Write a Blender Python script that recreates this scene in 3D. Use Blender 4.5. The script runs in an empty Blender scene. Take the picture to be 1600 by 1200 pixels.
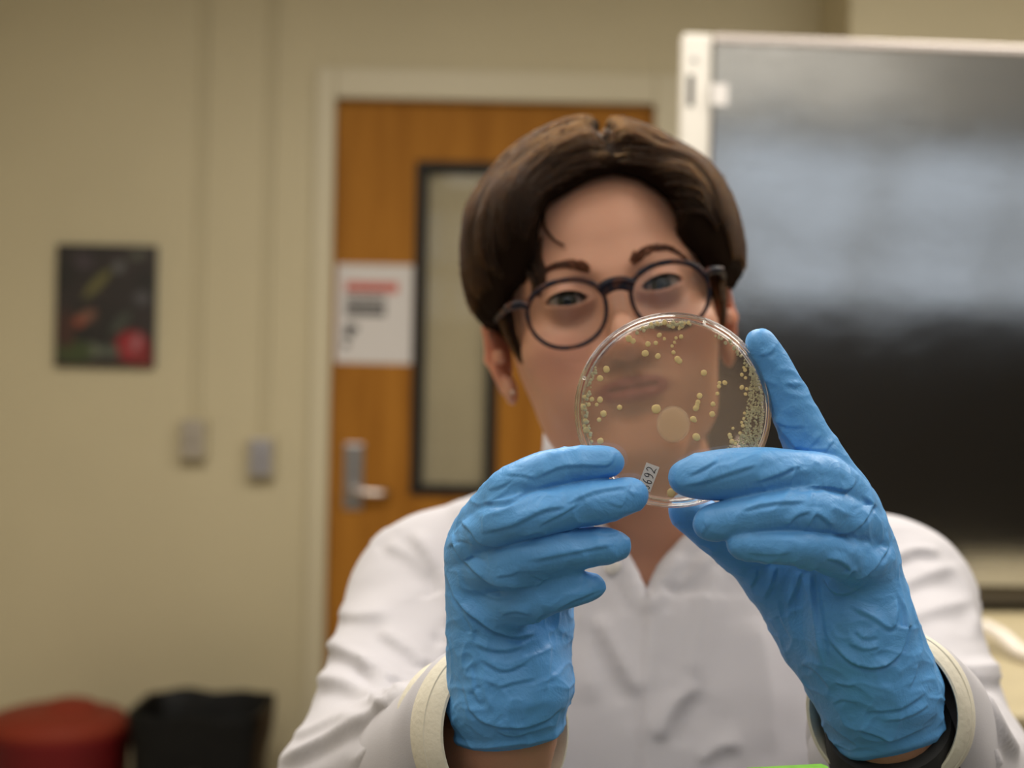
import bpy, bmesh, math, random
import numpy as np
from mathutils import Vector, Matrix
from mathutils.bvhtree import BVHTree

random.seed(7)
RNG = np.random.default_rng(7)
S = bpy.context.scene
COL = S.collection

# ------------------------------------------------------------------ camera, light, exposure
F = 2244.0                       # focal length in pixels of a 1600 px wide frame
ROLL = math.radians(1.2)
CAM = np.array([0.0, 0.0, 1.29])
RT = np.array([math.cos(ROLL), 0, math.sin(ROLL)])
UP = np.array([-math.sin(ROLL), 0, math.cos(ROLL)])
FW = np.array([0.0, 1.0, 0.0])

cd = bpy.data.cameras.new('camera')
cam = bpy.data.objects.new('camera', cd)
COL.objects.link(cam)
cam.matrix_world = Matrix(((RT[0], UP[0], 0, CAM[0]), (RT[1], UP[1], -1, CAM[1]), (RT[2], UP[2], 0, CAM[2]), (0, 0, 0, 1)))
cd.sensor_width = 36
cd.lens = 36 * F / 1600
cd.clip_start = 0.02
cd.dof.use_dof = True
cd.dof.focus_distance = 0.672
cd.dof.aperture_fstop = 5.7
S.camera = cam

w = bpy.data.worlds.new('world'); S.world = w; w.use_nodes = True
w.node_tree.nodes['Background'].inputs[0].default_value = (0.60, 0.65, 0.72, 1)
w.node_tree.nodes['Background'].inputs[1].default_value = 1.4

S.view_settings.view_transform = 'Standard'
S.view_settings.look = 'None'
S.view_settings.gamma = 1
S.view_settings.use_curve_mapping = False
S.view_settings.exposure = 0.0

CEIL = 2.75
def ceiling_or_fill_lamp(x, y, power, sx=1.2, sy=0.6, col=(1, 0.94, 0.84)):
    l = bpy.data.lights.new('ceiling_or_fill_lamp', 'AREA')
    l.shape = 'RECTANGLE'; l.size = sx; l.size_y = sy; l.energy = power; l.color = col
    o = bpy.data.objects.new('ceiling_or_fill_lamp', l); COL.objects.link(o)
    o.location = (x, y, CEIL - 0.02)
    return o
LAMPS = [(-0.4, 1.85, 46), (1.5, 1.85, 44), (-0.75, 0.58, 14), (1.15, 0.58, 14), (-0.9, -0.40, 8), (1.1, -0.40, 8), (-1.3, -1.75, 6), (0.1, -1.75, 6)]  # last pair added behind the camera as frontal fill for the coat
for a in LAMPS: ceiling_or_fill_lamp(*a)
fill_uplight = ceiling_or_fill_lamp(1.7, -1.9, 6)                             # added upward fill without a fixture: brightens the ceiling mirrored in the steel
fill_uplight.location.z = 2.25; fill_uplight.rotation_euler = (math.pi, 0, 0)

# ------------------------------------------------------------------ small helpers
def lin(r, g, b):
    f = lambda c: (c / 255 / 12.92) if c / 255 <= 0.04045 else ((c / 255 + 0.055) / 1.055) ** 2.4
    return (f(r), f(g), f(b), 1)

def P(px, py, d):
    """a pixel of the photograph at depth d (metres along the view axis) -> world point"""
    return CAM + RT * ((px - 800) / F * d) + UP * ((600 - py) / F * d) + FW * d

def to_px(v):
    q = v - CAM
    d = q @ FW
    return 800 + (q @ RT) / d * F, 600 - (q @ UP) / d * F, d

def nd(nt, t, **kw):
    n = nt.nodes.new(t)
    for k, v in kw.items(): setattr(n, k, v)
    return n

def mat(name, col, rough=0.6, metal=0.0, spec=0.5, bump=0, bump_scale=60, var=0.0, var_scale=8, sss=0, sss_rad=(1, .35, .2), sss_scale=0.005, coat=0, sheen=0, stretch=None, detail=3):
    m = bpy.data.materials.new(name); m.use_nodes = True
    nt = m.node_tree; b = nt.nodes['Principled BSDF']
    b.inputs['Base Color'].default_value = col
    b.inputs['Roughness'].default_value = rough
    b.inputs['Metallic'].default_value = metal
    b.inputs['Specular IOR Level'].default_value = spec
    b.inputs['Coat Weight'].default_value = coat
    b.inputs['Sheen Weight'].default_value = sheen
    if sss:
        b.inputs['Subsurface Weight'].default_value = sss
        b.inputs['Subsurface Radius'].default_value = sss_rad
        b.inputs['Subsurface Scale'].default_value = sss_scale
    tc = nd(nt, 'ShaderNodeTexCoord')
    src = tc.outputs['Object']
    if stretch:
        mp = nd(nt, 'ShaderNodeMapping'); mp.inputs['Scale'].default_value = stretch
        nt.links.new(src, mp.inputs[0]); src = mp.outputs[0]
    if var:
        n = nd(nt, 'ShaderNodeTexNoise'); n.inputs['Scale'].default_value = var_scale; n.inputs['Detail'].default_value = 5
        nt.links.new(src, n.inputs['Vector'])
        r = nd(nt, 'ShaderNodeMapRange'); r.inputs[1].default_value = .3; r.inputs[2].default_value = .7
        r.inputs[3].default_value = 1 - var; r.inputs[4].default_value = 1 + var
        nt.links.new(n.outputs['Fac'], r.inputs[0])
        mx = nd(nt, 'ShaderNodeMix', data_type='RGBA', blend_type='MULTIPLY'); mx.inputs[0].default_value = 1
        mx.inputs[6].default_value = col
        nt.links.new(r.outputs[0], mx.inputs[7]); nt.links.new(mx.outputs[2], b.inputs['Base Color'])
    if bump:
        n = nd(nt, 'ShaderNodeTexNoise'); n.inputs['Scale'].default_value = bump_scale; n.inputs['Detail'].default_value = detail
        nt.links.new(src, n.inputs['Vector'])
        bp = nd(nt, 'ShaderNodeBump'); bp.inputs['Strength'].default_value = 1; bp.inputs['Distance'].default_value = bump
        nt.links.new(n.outputs['Fac'], bp.inputs['Height']); nt.links.new(bp.outputs[0], b.inputs['Normal'])
    return m

def obj(name, me, m=None, parent=None, smooth=True):
    o = bpy.data.objects.new(name, me); COL.objects.link(o)
    if m is not None:
        for x in (m if isinstance(m, (list, tuple)) else [m]): me.materials.append(x)
    if smooth:
        me.shade_smooth()
        if len(me.polygons) < 20000: me.set_sharp_from_angle(angle=math.radians(42))
    if parent is not None: put(o, parent)
    return o

def put(o, parent):
    o.parent = parent
    o.matrix_parent_inverse = parent.matrix_world.inverted() if parent.type != 'EMPTY' or True else Matrix()

def tag(o, label=None, cat=None, group=None, kind=None):
    if label: o['label'] = label
    if cat: o['category'] = cat
    if group: o['group'] = group
    if kind: o['kind'] = kind
    return o

def empty(name, loc, label=None, cat=None, group=None):
    o = bpy.data.objects.new(name, None); COL.objects.link(o)
    o.matrix_world = Matrix.Translation(Vector(loc)); o.empty_display_size = .05
    return tag(o, label, cat, group)

def mesh_np(name, V, Q):
    """mesh from arrays: V (n,3), Q (m,4) quads or list of faces"""
    me = bpy.data.meshes.new(name)
    if isinstance(Q, np.ndarray):
        me.vertices.add(len(V)); me.vertices.foreach_set('co', np.ascontiguousarray(V, np.float32).ravel())
        k = Q.shape[1]
        me.loops.add(len(Q) * k); me.loops.foreach_set('vertex_index', np.ascontiguousarray(Q, np.int32).ravel())
        me.polygons.add(len(Q)); me.polygons.foreach_set('loop_start', np.arange(0, len(Q) * k, k, dtype=np.int32))
        me.update(calc_edges=True); me.validate()
    else:
        me.from_pydata([tuple(map(float, v)) for v in V], [], Q); me.update()
    return me

def box_me(name, lo, hi, bevel=0.0, seg=2):
    bm = bmesh.new(); bmesh.ops.create_cube(bm, size=1)
    for v in bm.verts: v.co = Vector([lo[i] + (v.co[i] + .5) * (hi[i] - lo[i]) for i in range(3)])
    if bevel: bmesh.ops.bevel(bm, geom=bm.edges[:], offset=bevel, segments=seg, affect='EDGES', profile=.5)
    me = bpy.data.meshes.new(name); bm.to_mesh(me); bm.free(); return me

def boxes_me(name, bl, bevel=0.0):
    bm = bmesh.new()
    for lo, hi in bl:
        r = bmesh.ops.create_cube(bm, size=1)
        for v in r['verts']: v.co = Vector([lo[i] + (v.co[i] + .5) * (hi[i] - lo[i]) for i in range(3)])
        if bevel:
            es = list({e for v in r['verts'] for e in v.link_edges})
            bmesh.ops.bevel(bm, geom=es, offset=bevel, segments=2, affect='EDGES', profile=.5)
    me = bpy.data.meshes.new(name); bm.to_mesh(me); bm.free(); return me

def tube_arrays(pts, rads, n=12, ref=None, cap=True, closed=False, flat=1.0):
    pts = np.array(pts, float); N = len(pts)
    rads = np.broadcast_to(np.array(rads, float), (N,))
    if closed: T = np.roll(pts, -1, 0) - np.roll(pts, 1, 0)
    else: T = np.gradient(pts, axis=0)
    T /= np.linalg.norm(T, axis=1)[:, None]
    if ref is None: ref = np.array([0.13, -1, 0.21])
    ref = np.broadcast_to(ref, (N, 3))
    B = np.cross(T, ref); B /= np.linalg.norm(B, axis=1)[:, None]
    A = np.cross(B, T)
    a = np.linspace(0, 2 * math.pi, n, endpoint=False)
    V = (pts[:, None] + rads[:, None, None] * (np.cos(a)[None, :, None] * A[:, None] * flat + np.sin(a)[None, :, None] * B[:, None])).reshape(-1, 3)
    fs = []
    for i in range(N if closed else N - 1):
        j = (i + 1) % N
        for k in range(n):
            l = (k + 1) % n
            fs.append((i * n + k, i * n + l, j * n + l, j * n + k))
    if cap and not closed:
        fs.append(tuple(range(n))[::-1]); fs.append(tuple(range((N - 1) * n, N * n)))
    return V, fs

def tube_me(name, pts, rads, **k):
    V, fs = tube_arrays(pts, rads, **k)
    me = mesh_np(name, V, fs)
    bm = bmesh.new(); bm.from_mesh(me); bmesh.ops.recalc_face_normals(bm, faces=bm.faces); bm.to_mesh(me); bm.free()
    return me

def join_arrays(parts):
    V = []; Fs = []; o = 0
    for v, f in parts:
        V.append(v); Fs += [tuple(i + o for i in q) for q in f]; o += len(v)
    return np.concatenate(V), Fs

def lathe_arrays(prof, n=96, closed=True):
    """profile of (r, y) points revolved about the y axis"""
    V = []; fs = []
    a = np.linspace(0, 2 * math.pi, n, endpoint=False)
    for r, y in prof:
        V.append(np.stack([r * np.cos(a), np.full(n, y), r * np.sin(a)], 1))
    m = len(prof)
    for i in range(m if closed else m - 1):
        j = (i + 1) % m
        for k in range(n):
            l = (k + 1) % n
            fs.append((i * n + k, j * n + k, j * n + l, i * n + l))
    return np.concatenate(V), fs

def cleanup(me):
    bm = bmesh.new(); bm.from_mesh(me)
    bmesh.ops.remove_doubles(bm, verts=bm.verts, dist=1e-6)
    bmesh.ops.recalc_face_normals(bm, faces=bm.faces); bm.to_mesh(me); bm.free(); return me

def catmull(pts, n=8, closed=False):
    p = np.array(pts, float); out = []
    N = len(p)
    for i in range(N if closed else N - 1):
        if closed: p0, p1, p2, p3 = p[i - 1], p[i], p[(i + 1) % N], p[(i + 2) % N]
        else: p0, p1, p2, p3 = p[max(i - 1, 0)], p[i], p[i + 1], p[min(i + 2, N - 1)]
        for t in np.linspace(0, 1, n, endpoint=False):
            out.append(.5 * ((2 * p1) + (-p0 + p2) * t + (2 * p0 - 5 * p1 + 4 * p2 - p3) * t * t + (-p0 + 3 * p1 - 3 * p2 + p3) * t ** 3))
    if not closed: out.append(p[-1])
    return np.array(out)

# ------------------------------------------------------------------ implicit modelling: distance fields meshed with surface nets
def smin(a, b, k):
    if k <= 0: return np.minimum(a, b)
    h = np.maximum(k - np.abs(a - b), 0) / k
    return np.minimum(a, b) - h * h * k * .25

class Field:
    def __init__(s, xs, ys, zs, margin=.006):
        s.m = margin
        s.ax = [np.asarray(a, np.float32) for a in (xs, ys, zs)]
        s.f = np.full([len(a) for a in s.ax], 1.0, np.float32)
    def box(s, lo, hi):
        sl = []
        for a, l, h in zip(s.ax, lo, hi):
            i = int(np.searchsorted(a, l)); j = int(np.searchsorted(a, h))
            sl.append(slice(max(i - 1, 0), min(j + 1, len(a))))
        X = s.ax[0][sl[0]][:, None, None]; Y = s.ax[1][sl[1]][None, :, None]; Z = s.ax[2][sl[2]][None, None, :]
        return tuple(sl), X, Y, Z
    def add(s, prim, k=0.0):
        fn, lo, hi = prim
        m = k + s.m
        sl, X, Y, Z = s.box([a - m for a in lo], [a + m for a in hi])
        if 0 in s.f[sl].shape: return
        s.f[sl] = smin(s.f[sl], fn(X, Y, Z).astype(np.float32), k)
    def cut(s, prim, k=0.0):
        fn, lo, hi = prim
        m = k + .004
        sl, X, Y, Z = s.box([a - m for a in lo], [a + m for a in hi])
        if 0 in s.f[sl].shape: return
        s.f[sl] = -smin(-s.f[sl], fn(X, Y, Z).astype(np.float32), k)
    def nets(s):
        f = s.f; g = f < 0
        c = np.zeros([n - 1 for n in f.shape], np.uint8)
        for i in (0, 1):
            for j in (0, 1):
                for k in (0, 1):
                    c += g[i:g.shape[0] - 1 + i, j:g.shape[1] - 1 + j, k:g.shape[2] - 1 + k]
        act = (c > 0) & (c < 8)
        I = np.argwhere(act)
        vid = np.full(c.shape, -1, np.int32); vid[act] = np.arange(len(I))
        cs = [(i, j, k) for i in (0, 1) for j in (0, 1) for k in (0, 1)]
        FV = np.stack([f[I[:, 0] + a, I[:, 1] + b, I[:, 2] + d] for a, b, d in cs], 1)
        acc = np.zeros((len(I), 3), np.float32); n = np.zeros(len(I), np.float32)
        for a in range(8):
            for b in range(a + 1, 8):
                df = [cs[b][t] - cs[a][t] for t in range(3)]
                if sum(map(abs, df)) != 1: continue
                m = (FV[:, a] < 0) != (FV[:, b] < 0)
                t = FV[m, a] / (FV[m, a] - FV[m, b])
                acc[m] += np.array(cs[a], np.float32)[None] + t[:, None] * np.array(df, np.float32)[None]
                n[m] += 1
        loc = acc / n[:, None]
        V = np.stack([s.ax[t][I[:, t]] + loc[:, t] * (s.ax[t][I[:, t] + 1] - s.ax[t][I[:, t]]) for t in range(3)], 1)
        Q = []
        for ax in range(3):
            o = [t for t in range(3) if t != ax]
            u, v = o
            sh = list(f.shape)
            lo = [slice(None)] * 3; hi = [slice(None)] * 3
            lo[ax] = slice(0, sh[ax] - 1); hi[ax] = slice(1, sh[ax])
            for t in o: lo[t] = hi[t] = slice(1, sh[t] - 1)
            A = g[tuple(lo)]; B = g[tuple(hi)]
            E = np.argwhere(A != B); ins = A[E[:, 0], E[:, 1], E[:, 2]]
            E[:, u] += 1; E[:, v] += 1
            def cell(du, dv):
                e = E.copy(); e[:, u] += du; e[:, v] += dv
                return vid[e[:, 0], e[:, 1], e[:, 2]]
            q = np.stack([cell(-1, -1), cell(0, -1), cell(0, 0), cell(-1, 0)], 1)
            flip = ins if ax != 1 else ~ins
            q[~flip] = q[~flip][:, ::-1]
            Q.append(q)
        return V.astype(np.float64), np.concatenate(Q)

ID = (np.eye(3), np.zeros(3))
def local(X, Y, Z, fr):
    R, o = fr                       # R columns: local axes in world
    dx, dy, dz = X - o[0], Y - o[1], Z - o[2]
    return [dx * R[0, i] + dy * R[1, i] + dz * R[2, i] for i in range(3)]

def capsule(a, b, ra, rb, fr=ID):
    R, o = fr
    a = o + R @ np.asarray(a, float); b = o + R @ np.asarray(b, float)
    ab = b - a; L2 = max(float(ab @ ab), 1e-12)
    def fn(X, Y, Z):
        dx, dy, dz = X - a[0], Y - a[1], Z - a[2]
        t = np.clip((dx * ab[0] + dy * ab[1] + dz * ab[2]) / L2, 0, 1)
        return np.sqrt((dx - t * ab[0]) ** 2 + (dy - t * ab[1]) ** 2 + (dz - t * ab[2]) ** 2) - (ra + (rb - ra) * t)
    m = max(ra, rb)
    return fn, np.minimum(a, b) - m, np.maximum(a, b) + m

def ellipsoid(c, r, fr=ID, rot=None):
    R, o = fr
    c = o + R @ np.asarray(c, float)
    if rot is not None: R = R @ np.array(rot)
    r = np.asarray(r, float)
    def fn(X, Y, Z):
        l = local(X, Y, Z, (R, c))
        k0 = np.sqrt(sum((q / s) ** 2 for q, s in zip(l, r))) + 1e-6
        k1 = np.sqrt(sum((q / (s * s)) ** 2 for q, s in zip(l, r))) + 1e-6
        return k0 * (k0 - 1) / k1
    e = np.sqrt(((R * r) ** 2).sum(1))
    return fn, c - e, c + e

def poly_sdf(x, y, poly):
    """signed distance to a closed polygon, negative inside"""
    d = np.full(np.broadcast(x, y).shape, 1e9); inside = np.zeros(d.shape, bool)
    n = len(poly)
    for i in range(n):
        (ax, ay), (bx, by) = poly[i], poly[(i + 1) % n]
        ex, ey = bx - ax, by - ay
        wx, wy = x - ax, y - ay
        t = np.clip((wx * ex + wy * ey) / (ex * ex + ey * ey + 1e-12), 0, 1)
        d = np.minimum(d, (wx - ex * t) ** 2 + (wy - ey * t) ** 2)
        c = ((ay <= y) & (by > y)) | ((by <= y) & (ay > y))
        inside ^= c & (x < ax + (y - ay) / ((by - ay) if by != ay else 1e-9) * ex)
    d = np.sqrt(d)
    return np.where(inside, -d, d)

def vnoise(p, scale, seed=0):
    q = np.asarray(p) * scale + seed * 17.31 + 1000
    i = np.floor(q).astype(np.int64); f = q - i; f = f * f * (3 - 2 * f)
    def h(a, b, c):
        v = (a * 73856093) ^ (b * 19349663) ^ (c * 83492791) ^ (seed * 2654435)
        v = (v ^ (v >> 13)) * 1274126177 & 0x7fffffff
        return ((v ^ (v >> 16)) & 0xffff) / 65535.0
    r = 0
    for a in (0, 1):
        for b in (0, 1):
            for c in (0, 1):
                r = r + h(i[:, 0] + a, i[:, 1] + b, i[:, 2] + c) * (f[:, 0] if a else 1 - f[:, 0]) * (f[:, 1] if b else 1 - f[:, 1]) * (f[:, 2] if c else 1 - f[:, 2])
    return r * 2 - 1

def vnormals(V, Q):
    n = np.cross(V[Q[:, 2]] - V[Q[:, 0]], V[Q[:, 3]] - V[Q[:, 1]])
    N = np.zeros_like(V)
    for k in range(4): np.add.at(N, Q[:, k], n)
    return N / (np.linalg.norm(N, axis=1)[:, None] + 1e-12)

def relax(V, Q, it=2, lam=.5):
    E = np.concatenate([Q[:, [0, 1]], Q[:, [1, 2]], Q[:, [2, 3]], Q[:, [3, 0]]])
    for _ in range(it):
        A = np.zeros_like(V); c = np.zeros(len(V))
        np.add.at(A, E[:, 0], V[E[:, 1]]); np.add.at(A, E[:, 1], V[E[:, 0]])
        np.add.at(c, E[:, 0], 1); np.add.at(c, E[:, 1], 1)
        V = V + lam * (A / np.maximum(c, 1)[:, None] - V)
    return V

def visible_mask(V, N, tol=.006, cell=5):
    px, py, d = to_px(V)
    ix = np.clip((px / cell).astype(int), -20, 400) + 20; iy = np.clip((py / cell).astype(int), -20, 400) + 20
    zb = np.full((430, 430), 1e9)
    np.minimum.at(zb, (ix, iy), d)
    view = (CAM - V); view /= np.linalg.norm(view, axis=1)[:, None]
    return px, py, (d < zb[ix, iy] + tol) & ((view * N).sum(1) > .02)

def sculpt(V, N, px, py, vis, strokes, sharp=False):
    """raise pinched ridges with a valley beside them along strokes; stroke = (points, width px, height m)"""
    off = np.zeros(len(V))
    for pts, wd, amp in strokes:
        p = catmull(pts, 5) if len(pts) > 2 else np.array(pts, float)
        lo = p.min(0) - 5 * wd; hi = p.max(0) + 5 * wd
        m = np.nonzero(vis & (px > lo[0]) & (px < hi[0]) & (py > lo[1]) & (py < hi[1]))[0]
        if not len(m): continue
        x, y = px[m], py[m]
        best = np.full(len(m), 1e9); sg = np.zeros(len(m)); par = np.zeros(len(m))
        n = len(p) - 1
        for i in range(n):
            e = p[i + 1] - p[i]; L = np.hypot(*e) + 1e-9
            t = np.clip(((x - p[i][0]) * e[0] + (y - p[i][1]) * e[1]) / L ** 2, 0, 1)
            dx = x - p[i][0] - t * e[0]; dy = y - p[i][1] - t * e[1]
            dd = np.hypot(dx, dy); b = dd < best
            nn = np.array([-e[1], e[0]]) / L
            if nn[1] < 0 or (abs(nn[1]) < .25 and nn[0] < 0): nn = -nn
            s = dx * nn[0] + dy * nn[1]
            best = np.where(b, dd, best); sg = np.where(b, s, sg); par = np.where(b, (i + t) / n, par)
        s = np.where(sg >= 0, best, -best)
        fade = np.clip(np.minimum(par, 1 - par) * 5 + .03, 0, 1)
        if sharp:
            r = np.where(s < 0, np.exp(np.minimum(s, 0) / (2.3 * wd)), np.exp(-np.maximum(s, 0) / (.45 * wd))) - .45 * np.exp(-((s - 1.2 * wd) / (.9 * wd)) ** 2) - .25 * np.exp(-((s + 5 * wd) / (2.2 * wd)) ** 2)
            off[m] += amp * fade * r
            continue
        off[m] += amp * fade * (np.exp(-(s / wd) ** 2) - .75 * np.exp(-((s - 1.7 * wd) / wd) ** 2) - .2 * np.exp(-((s + 2.2 * wd) / (1.4 * wd)) ** 2))
    return off
# ------------------------------------------------------------------ the room
YW = 4.2                                                       # the wall with the door
M_wall = mat('wall_paint', (0.50, 0.435, 0.285, 1), .55, bump=.0004, bump_scale=220, var=.03, var_scale=2.5)
M_frame = mat('door_frame_paint', (0.53, 0.47, 0.33, 1), .42)
M_ceil = mat('ceiling_tile', (.84, .83, .80, 1), .9, bump=.001, bump_scale=150)
M_floor = mat('floor_vinyl', (.42, .39, .34, 1), .35, var=.15, var_scale=6)
M_dark = mat('dark_laminate', (.030, .026, .024, 1), .5)
M_reargrey = mat('rear_wall_paint', (.42, .43, .44, 1), .6)

def struct(name, me, m, parent=None):
    o = obj(name, me, m, parent, smooth=False)
    if parent is None: o['kind'] = 'structure'
    return o

def wx(px, y=YW): return (px - 800) / F * y
XL, XR, YB = -2.1, 4.6, -3.0
dx0, dx1 = wx(514), wx(514) + .94                              # door opening
DZ = 1.29 + (600 - 160) / F * YW + .004                         # top of the door
struct('floor', box_me('floor', (XL - .1, YB - .1, -.1), (XR + .1, YW + .3, 0)), M_floor)
struct('ceiling', box_me('ceiling', (XL - .1, YB - .1, CEIL), (XR + .1, YW + .3, CEIL + .1)), M_ceil)
struct('wall_back', boxes_me('wall_back', [((XL - .1, YW, 0), (dx0 - .03, YW + .14, CEIL)), ((dx1 + .03, YW, 0), (XR + .1, YW + .14, CEIL)),
                                          ((dx0 - .03, YW, DZ + .03), (dx1 + .03, YW + .14, CEIL))]), M_wall)
struct('wall_left', box_me('wall_left', (XL - .1, YB, 0), (XL, YW, CEIL)), M_wall)
struct('wall_right', box_me('wall_right', (XR, YB, 0), (XR + .1, YW, CEIL)), M_wall)
px0 = wx(1316, 3.82)
struct('wall_right_recess', box_me('wall_right_recess', (px0, 3.82, 0), (XR, YW, CEIL), .006), M_wall)
struct('baseboard_back', boxes_me('baseboard_back', [((XL, YW - .008, 0), (dx0 - .09, YW, .1)), ((dx1 + .09, YW - .008, 0), (px0, YW, .1))]), M_dark)
# rear wall with a band of windows behind the camera: its daylight shows in the steel front; bays left of the camera added as frontal fill
wz0, wz1, wz2, wz3 = 1.80, 2.14, 2.24, 2.66
struct('wall_rear', boxes_me('wall_rear', [((XL, YB - .14, wz3), (XR, YB, CEIL)), ((XL, YB - .14, wz1), (XR, YB, wz2)), ((XL, YB - .14, 0), (XR, YB, wz0)),
                                           ((XL, YB - .14, wz0), (-1.95, YB, wz3))]), M_reargrey)
struct('trim_rear', boxes_me('trim_rear', [((XL, YB, 0), (XR, YB + .35, 1.76))]), M_dark)
win = struct('window_1', boxes_me('window_1', [((x, YB - .1, z0), (x + .05, YB - .04, z1)) for x in (-1.95, -1.25, -.55, .15, 1.0, 1.85, 2.7, 3.55, 4.4) for z0, z1 in ((wz0, wz1), (wz2, wz3))]), M_frame)

def thin_glass(name, tint=(1, 1, 1, 1), gloss=.06, rough=.02):
    m = bpy.data.materials.new(name); m.use_nodes = True; nt = m.node_tree
    nt.nodes.remove(nt.nodes['Principled BSDF'])
    t = nd(nt, 'ShaderNodeBsdfTransparent'); t.inputs[0].default_value = tint
    g = nd(nt, 'ShaderNodeBsdfGlossy'); g.inputs['Roughness'].default_value = rough
    fr = nd(nt, 'ShaderNodeFresnel'); fr.inputs['IOR'].default_value = 1.45
    mu0 = nd(nt, 'ShaderNodeMath', operation='MULTIPLY'); mu0.inputs[1].default_value = gloss / .04
    mu = nd(nt, 'ShaderNodeMath', operation='MINIMUM'); mu.inputs[1].default_value = gloss * 3
    mx = nd(nt, 'ShaderNodeMixShader')
    nt.links.new(fr.outputs[0], mu0.inputs[0]); nt.links.new(mu0.outputs[0], mu.inputs[0]); nt.links.new(mu.outputs[0], mx.inputs[0])
    nt.links.new(t.outputs[0], mx.inputs[1]); nt.links.new(g.outputs[0], mx.inputs[2])
    nt.links.new(mx.outputs[0], nt.nodes['Material Output'].inputs[0])
    return m
M_pane = thin_glass('window_glass', (.96, .97, .97, 1), .05)
for x, wp in ((-1.9, .65), (-1.2, .65), (-.5, .65), (.2, .8), (1.05, .8), (1.9, .8), (2.75, .8), (3.6, .8)):
    for z0, z1 in ((wz0, wz1), (wz2, wz3)):
        struct('pane', box_me('pane', (x, YB - .08, z0), (x + wp, YB - .074, z1)), M_pane, win)

# door: wooden slab with a narrow lite
def wood_mat():
    m = mat('door_veneer', lin(160, 95, 28), .6, spec=.12)
    nt = m.node_tree; b = nt.nodes['Principled BSDF']
    tc = nd(nt, 'ShaderNodeTexCoord'); mp = nd(nt, 'ShaderNodeMapping'); mp.inputs['Scale'].default_value = (9, 9, .9)
    n = nd(nt, 'ShaderNodeTexNoise'); n.inputs['Scale'].default_value = 2.2; n.inputs['Detail'].default_value = 6; n.inputs['Distortion'].default_value = .6
    r = nd(nt, 'ShaderNodeValToRGB')
    r.color_ramp.elements[0].position = .3; r.color_ramp.elements[0].color = (.27, .105, .012, 1)
    r.color_ramp.elements[1].position = .75; r.color_ramp.elements[1].color = (.40, .17, .024, 1)
    nt.links.new(tc.outputs['Object'], mp.inputs[0]); nt.links.new(mp.outputs[0], n.inputs['Vector']); nt.links.new(n.outputs['Fac'], r.inputs[0]); nt.links.new(r.outputs[0], b.inputs['Base Color'])
    return m
M_wood = wood_mat()
yd = YW + .025                                                  # door face
def pz(py, y=YW): return 1.29 + (600 - py) / F * y
def rx(px, py, y=YW):                                           # world x,z of a pixel on the plane y (with the roll of the camera)
    v = P(px, py, y); return v[0], v[2]
lx0, lz1 = rx(655, 250); lx1, lz0 = rx(771, 776)
lx0 -= .004
DZ2 = rx(530, 162)[1]
ox0 = rx(524, 300)[0]
ox0 = min(ox0, dx0 + .02)
door = struct('door_1', boxes_me('door_1', [((dx0, yd, .01), (lx0, yd + .045, DZ)), ((lx1, yd, .01), (dx1, yd + .045, DZ)),
                                       ((lx0, yd, lz1), (lx1, yd + .045, DZ)), ((lx0, yd, .01), (lx1, yd + .045, lz0))]), M_wood)
M_blackmetal = mat('dark_bronze_metal', (.016, .014, .012, 1), .55, spec=.15)
t = .030
obj('window_frame', boxes_me('window_frame', [((lx0 - .005, yd - .012, lz0), (lx0 + t, yd + .05, lz1)), ((lx1 - t, yd - .012, lz0), (lx1 + .005, yd + .05, lz1)),
                                              ((lx0 + t, yd - .012, lz1 - t), (lx1 - t, yd + .05, lz1)), ((lx0 + t, yd - .012, lz0), (lx1 - t, yd + .05, lz0 + t))]), M_blackmetal, door, False)
obj('pane', box_me('pane', (lx0 + t, yd + .012, lz0 + t), (lx1 - t, yd + .018, lz1 - t)), thin_glass('door_glass', (.96, .95, .93, 1), .02), door, False)
cov = obj('pane_cover', box_me('pane_cover', (lx0 + t, yd + .022, lz0 + t), (lx1 - t, yd + .026, lz1 - t)), mat('kraft_cover', (.40, .36, .255, 1), .8, var=.08, var_scale=5), door, False)
cov['label'] = 'tan sheet covering the glass from behind'
M_steel = mat('brushed_lever_steel', (.42, .41, .42, 1), .32, metal=1)
hx0, hz1 = rx(537, 693); hx1, hz0 = rx(565, 797)
lock = obj('lock_plate', box_me('lock_plate', (hx0, yd - .01, hz0), (hx1, yd, hz1), .004), M_steel, door, False); lock['label'] = 'grey steel lock escutcheon'
a = rx(553, 768); b_ = rx(600, 769)
V1 = tube_arrays([(a[0], yd - .008, a[1]), (a[0], yd - .035, a[1]), (a[0] + .002, yd - .05, a[1])], [.017, .017, .014], n=20, ref=(0, 0, 1))
V2 = tube_arrays(catmull([(a[0], yd - .046, a[1]), (a[0] + .03, yd - .050, a[1]), (b_[0] - .02, yd - .050, a[1]), (b_[0], yd - .046, a[1] - .001), (b_[0] + .012, yd - .03, a[1] - .002)], 5), .0105, n=14, ref=(0, 0, 1))
obj('lever', cleanup(mesh_np('lever', *join_arrays([V1, V2]))), mat('polished_lever', (.62, .56, .52, 1), .22, metal=1), lock)
# steel frame around the door
fo = rx(492, 300)[0]
ft = rx(530, 107)[1]
struct('trim_1', boxes_me('trim_1', [((fo, YW - .02, 0), (dx0 + .004, YW + .02, ft)), ((dx1 - .004, YW - .02, 0), (dx1 + .085, YW + .02, ft)),
                                ((dx0 + .004, YW - .02, DZ - .004), (dx1 - .004, YW + .02, ft)),
                                ((dx0 - .03, YW + .02, 0), (dx0 + .0, YW + .13, DZ)), ((dx1, YW + .02, 0), (dx1 + .03, YW + .13, DZ)), ((dx0 - .03, YW + .02, DZ), (dx1 + .03, YW + .13, DZ + .03))], .004), M_frame)
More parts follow.
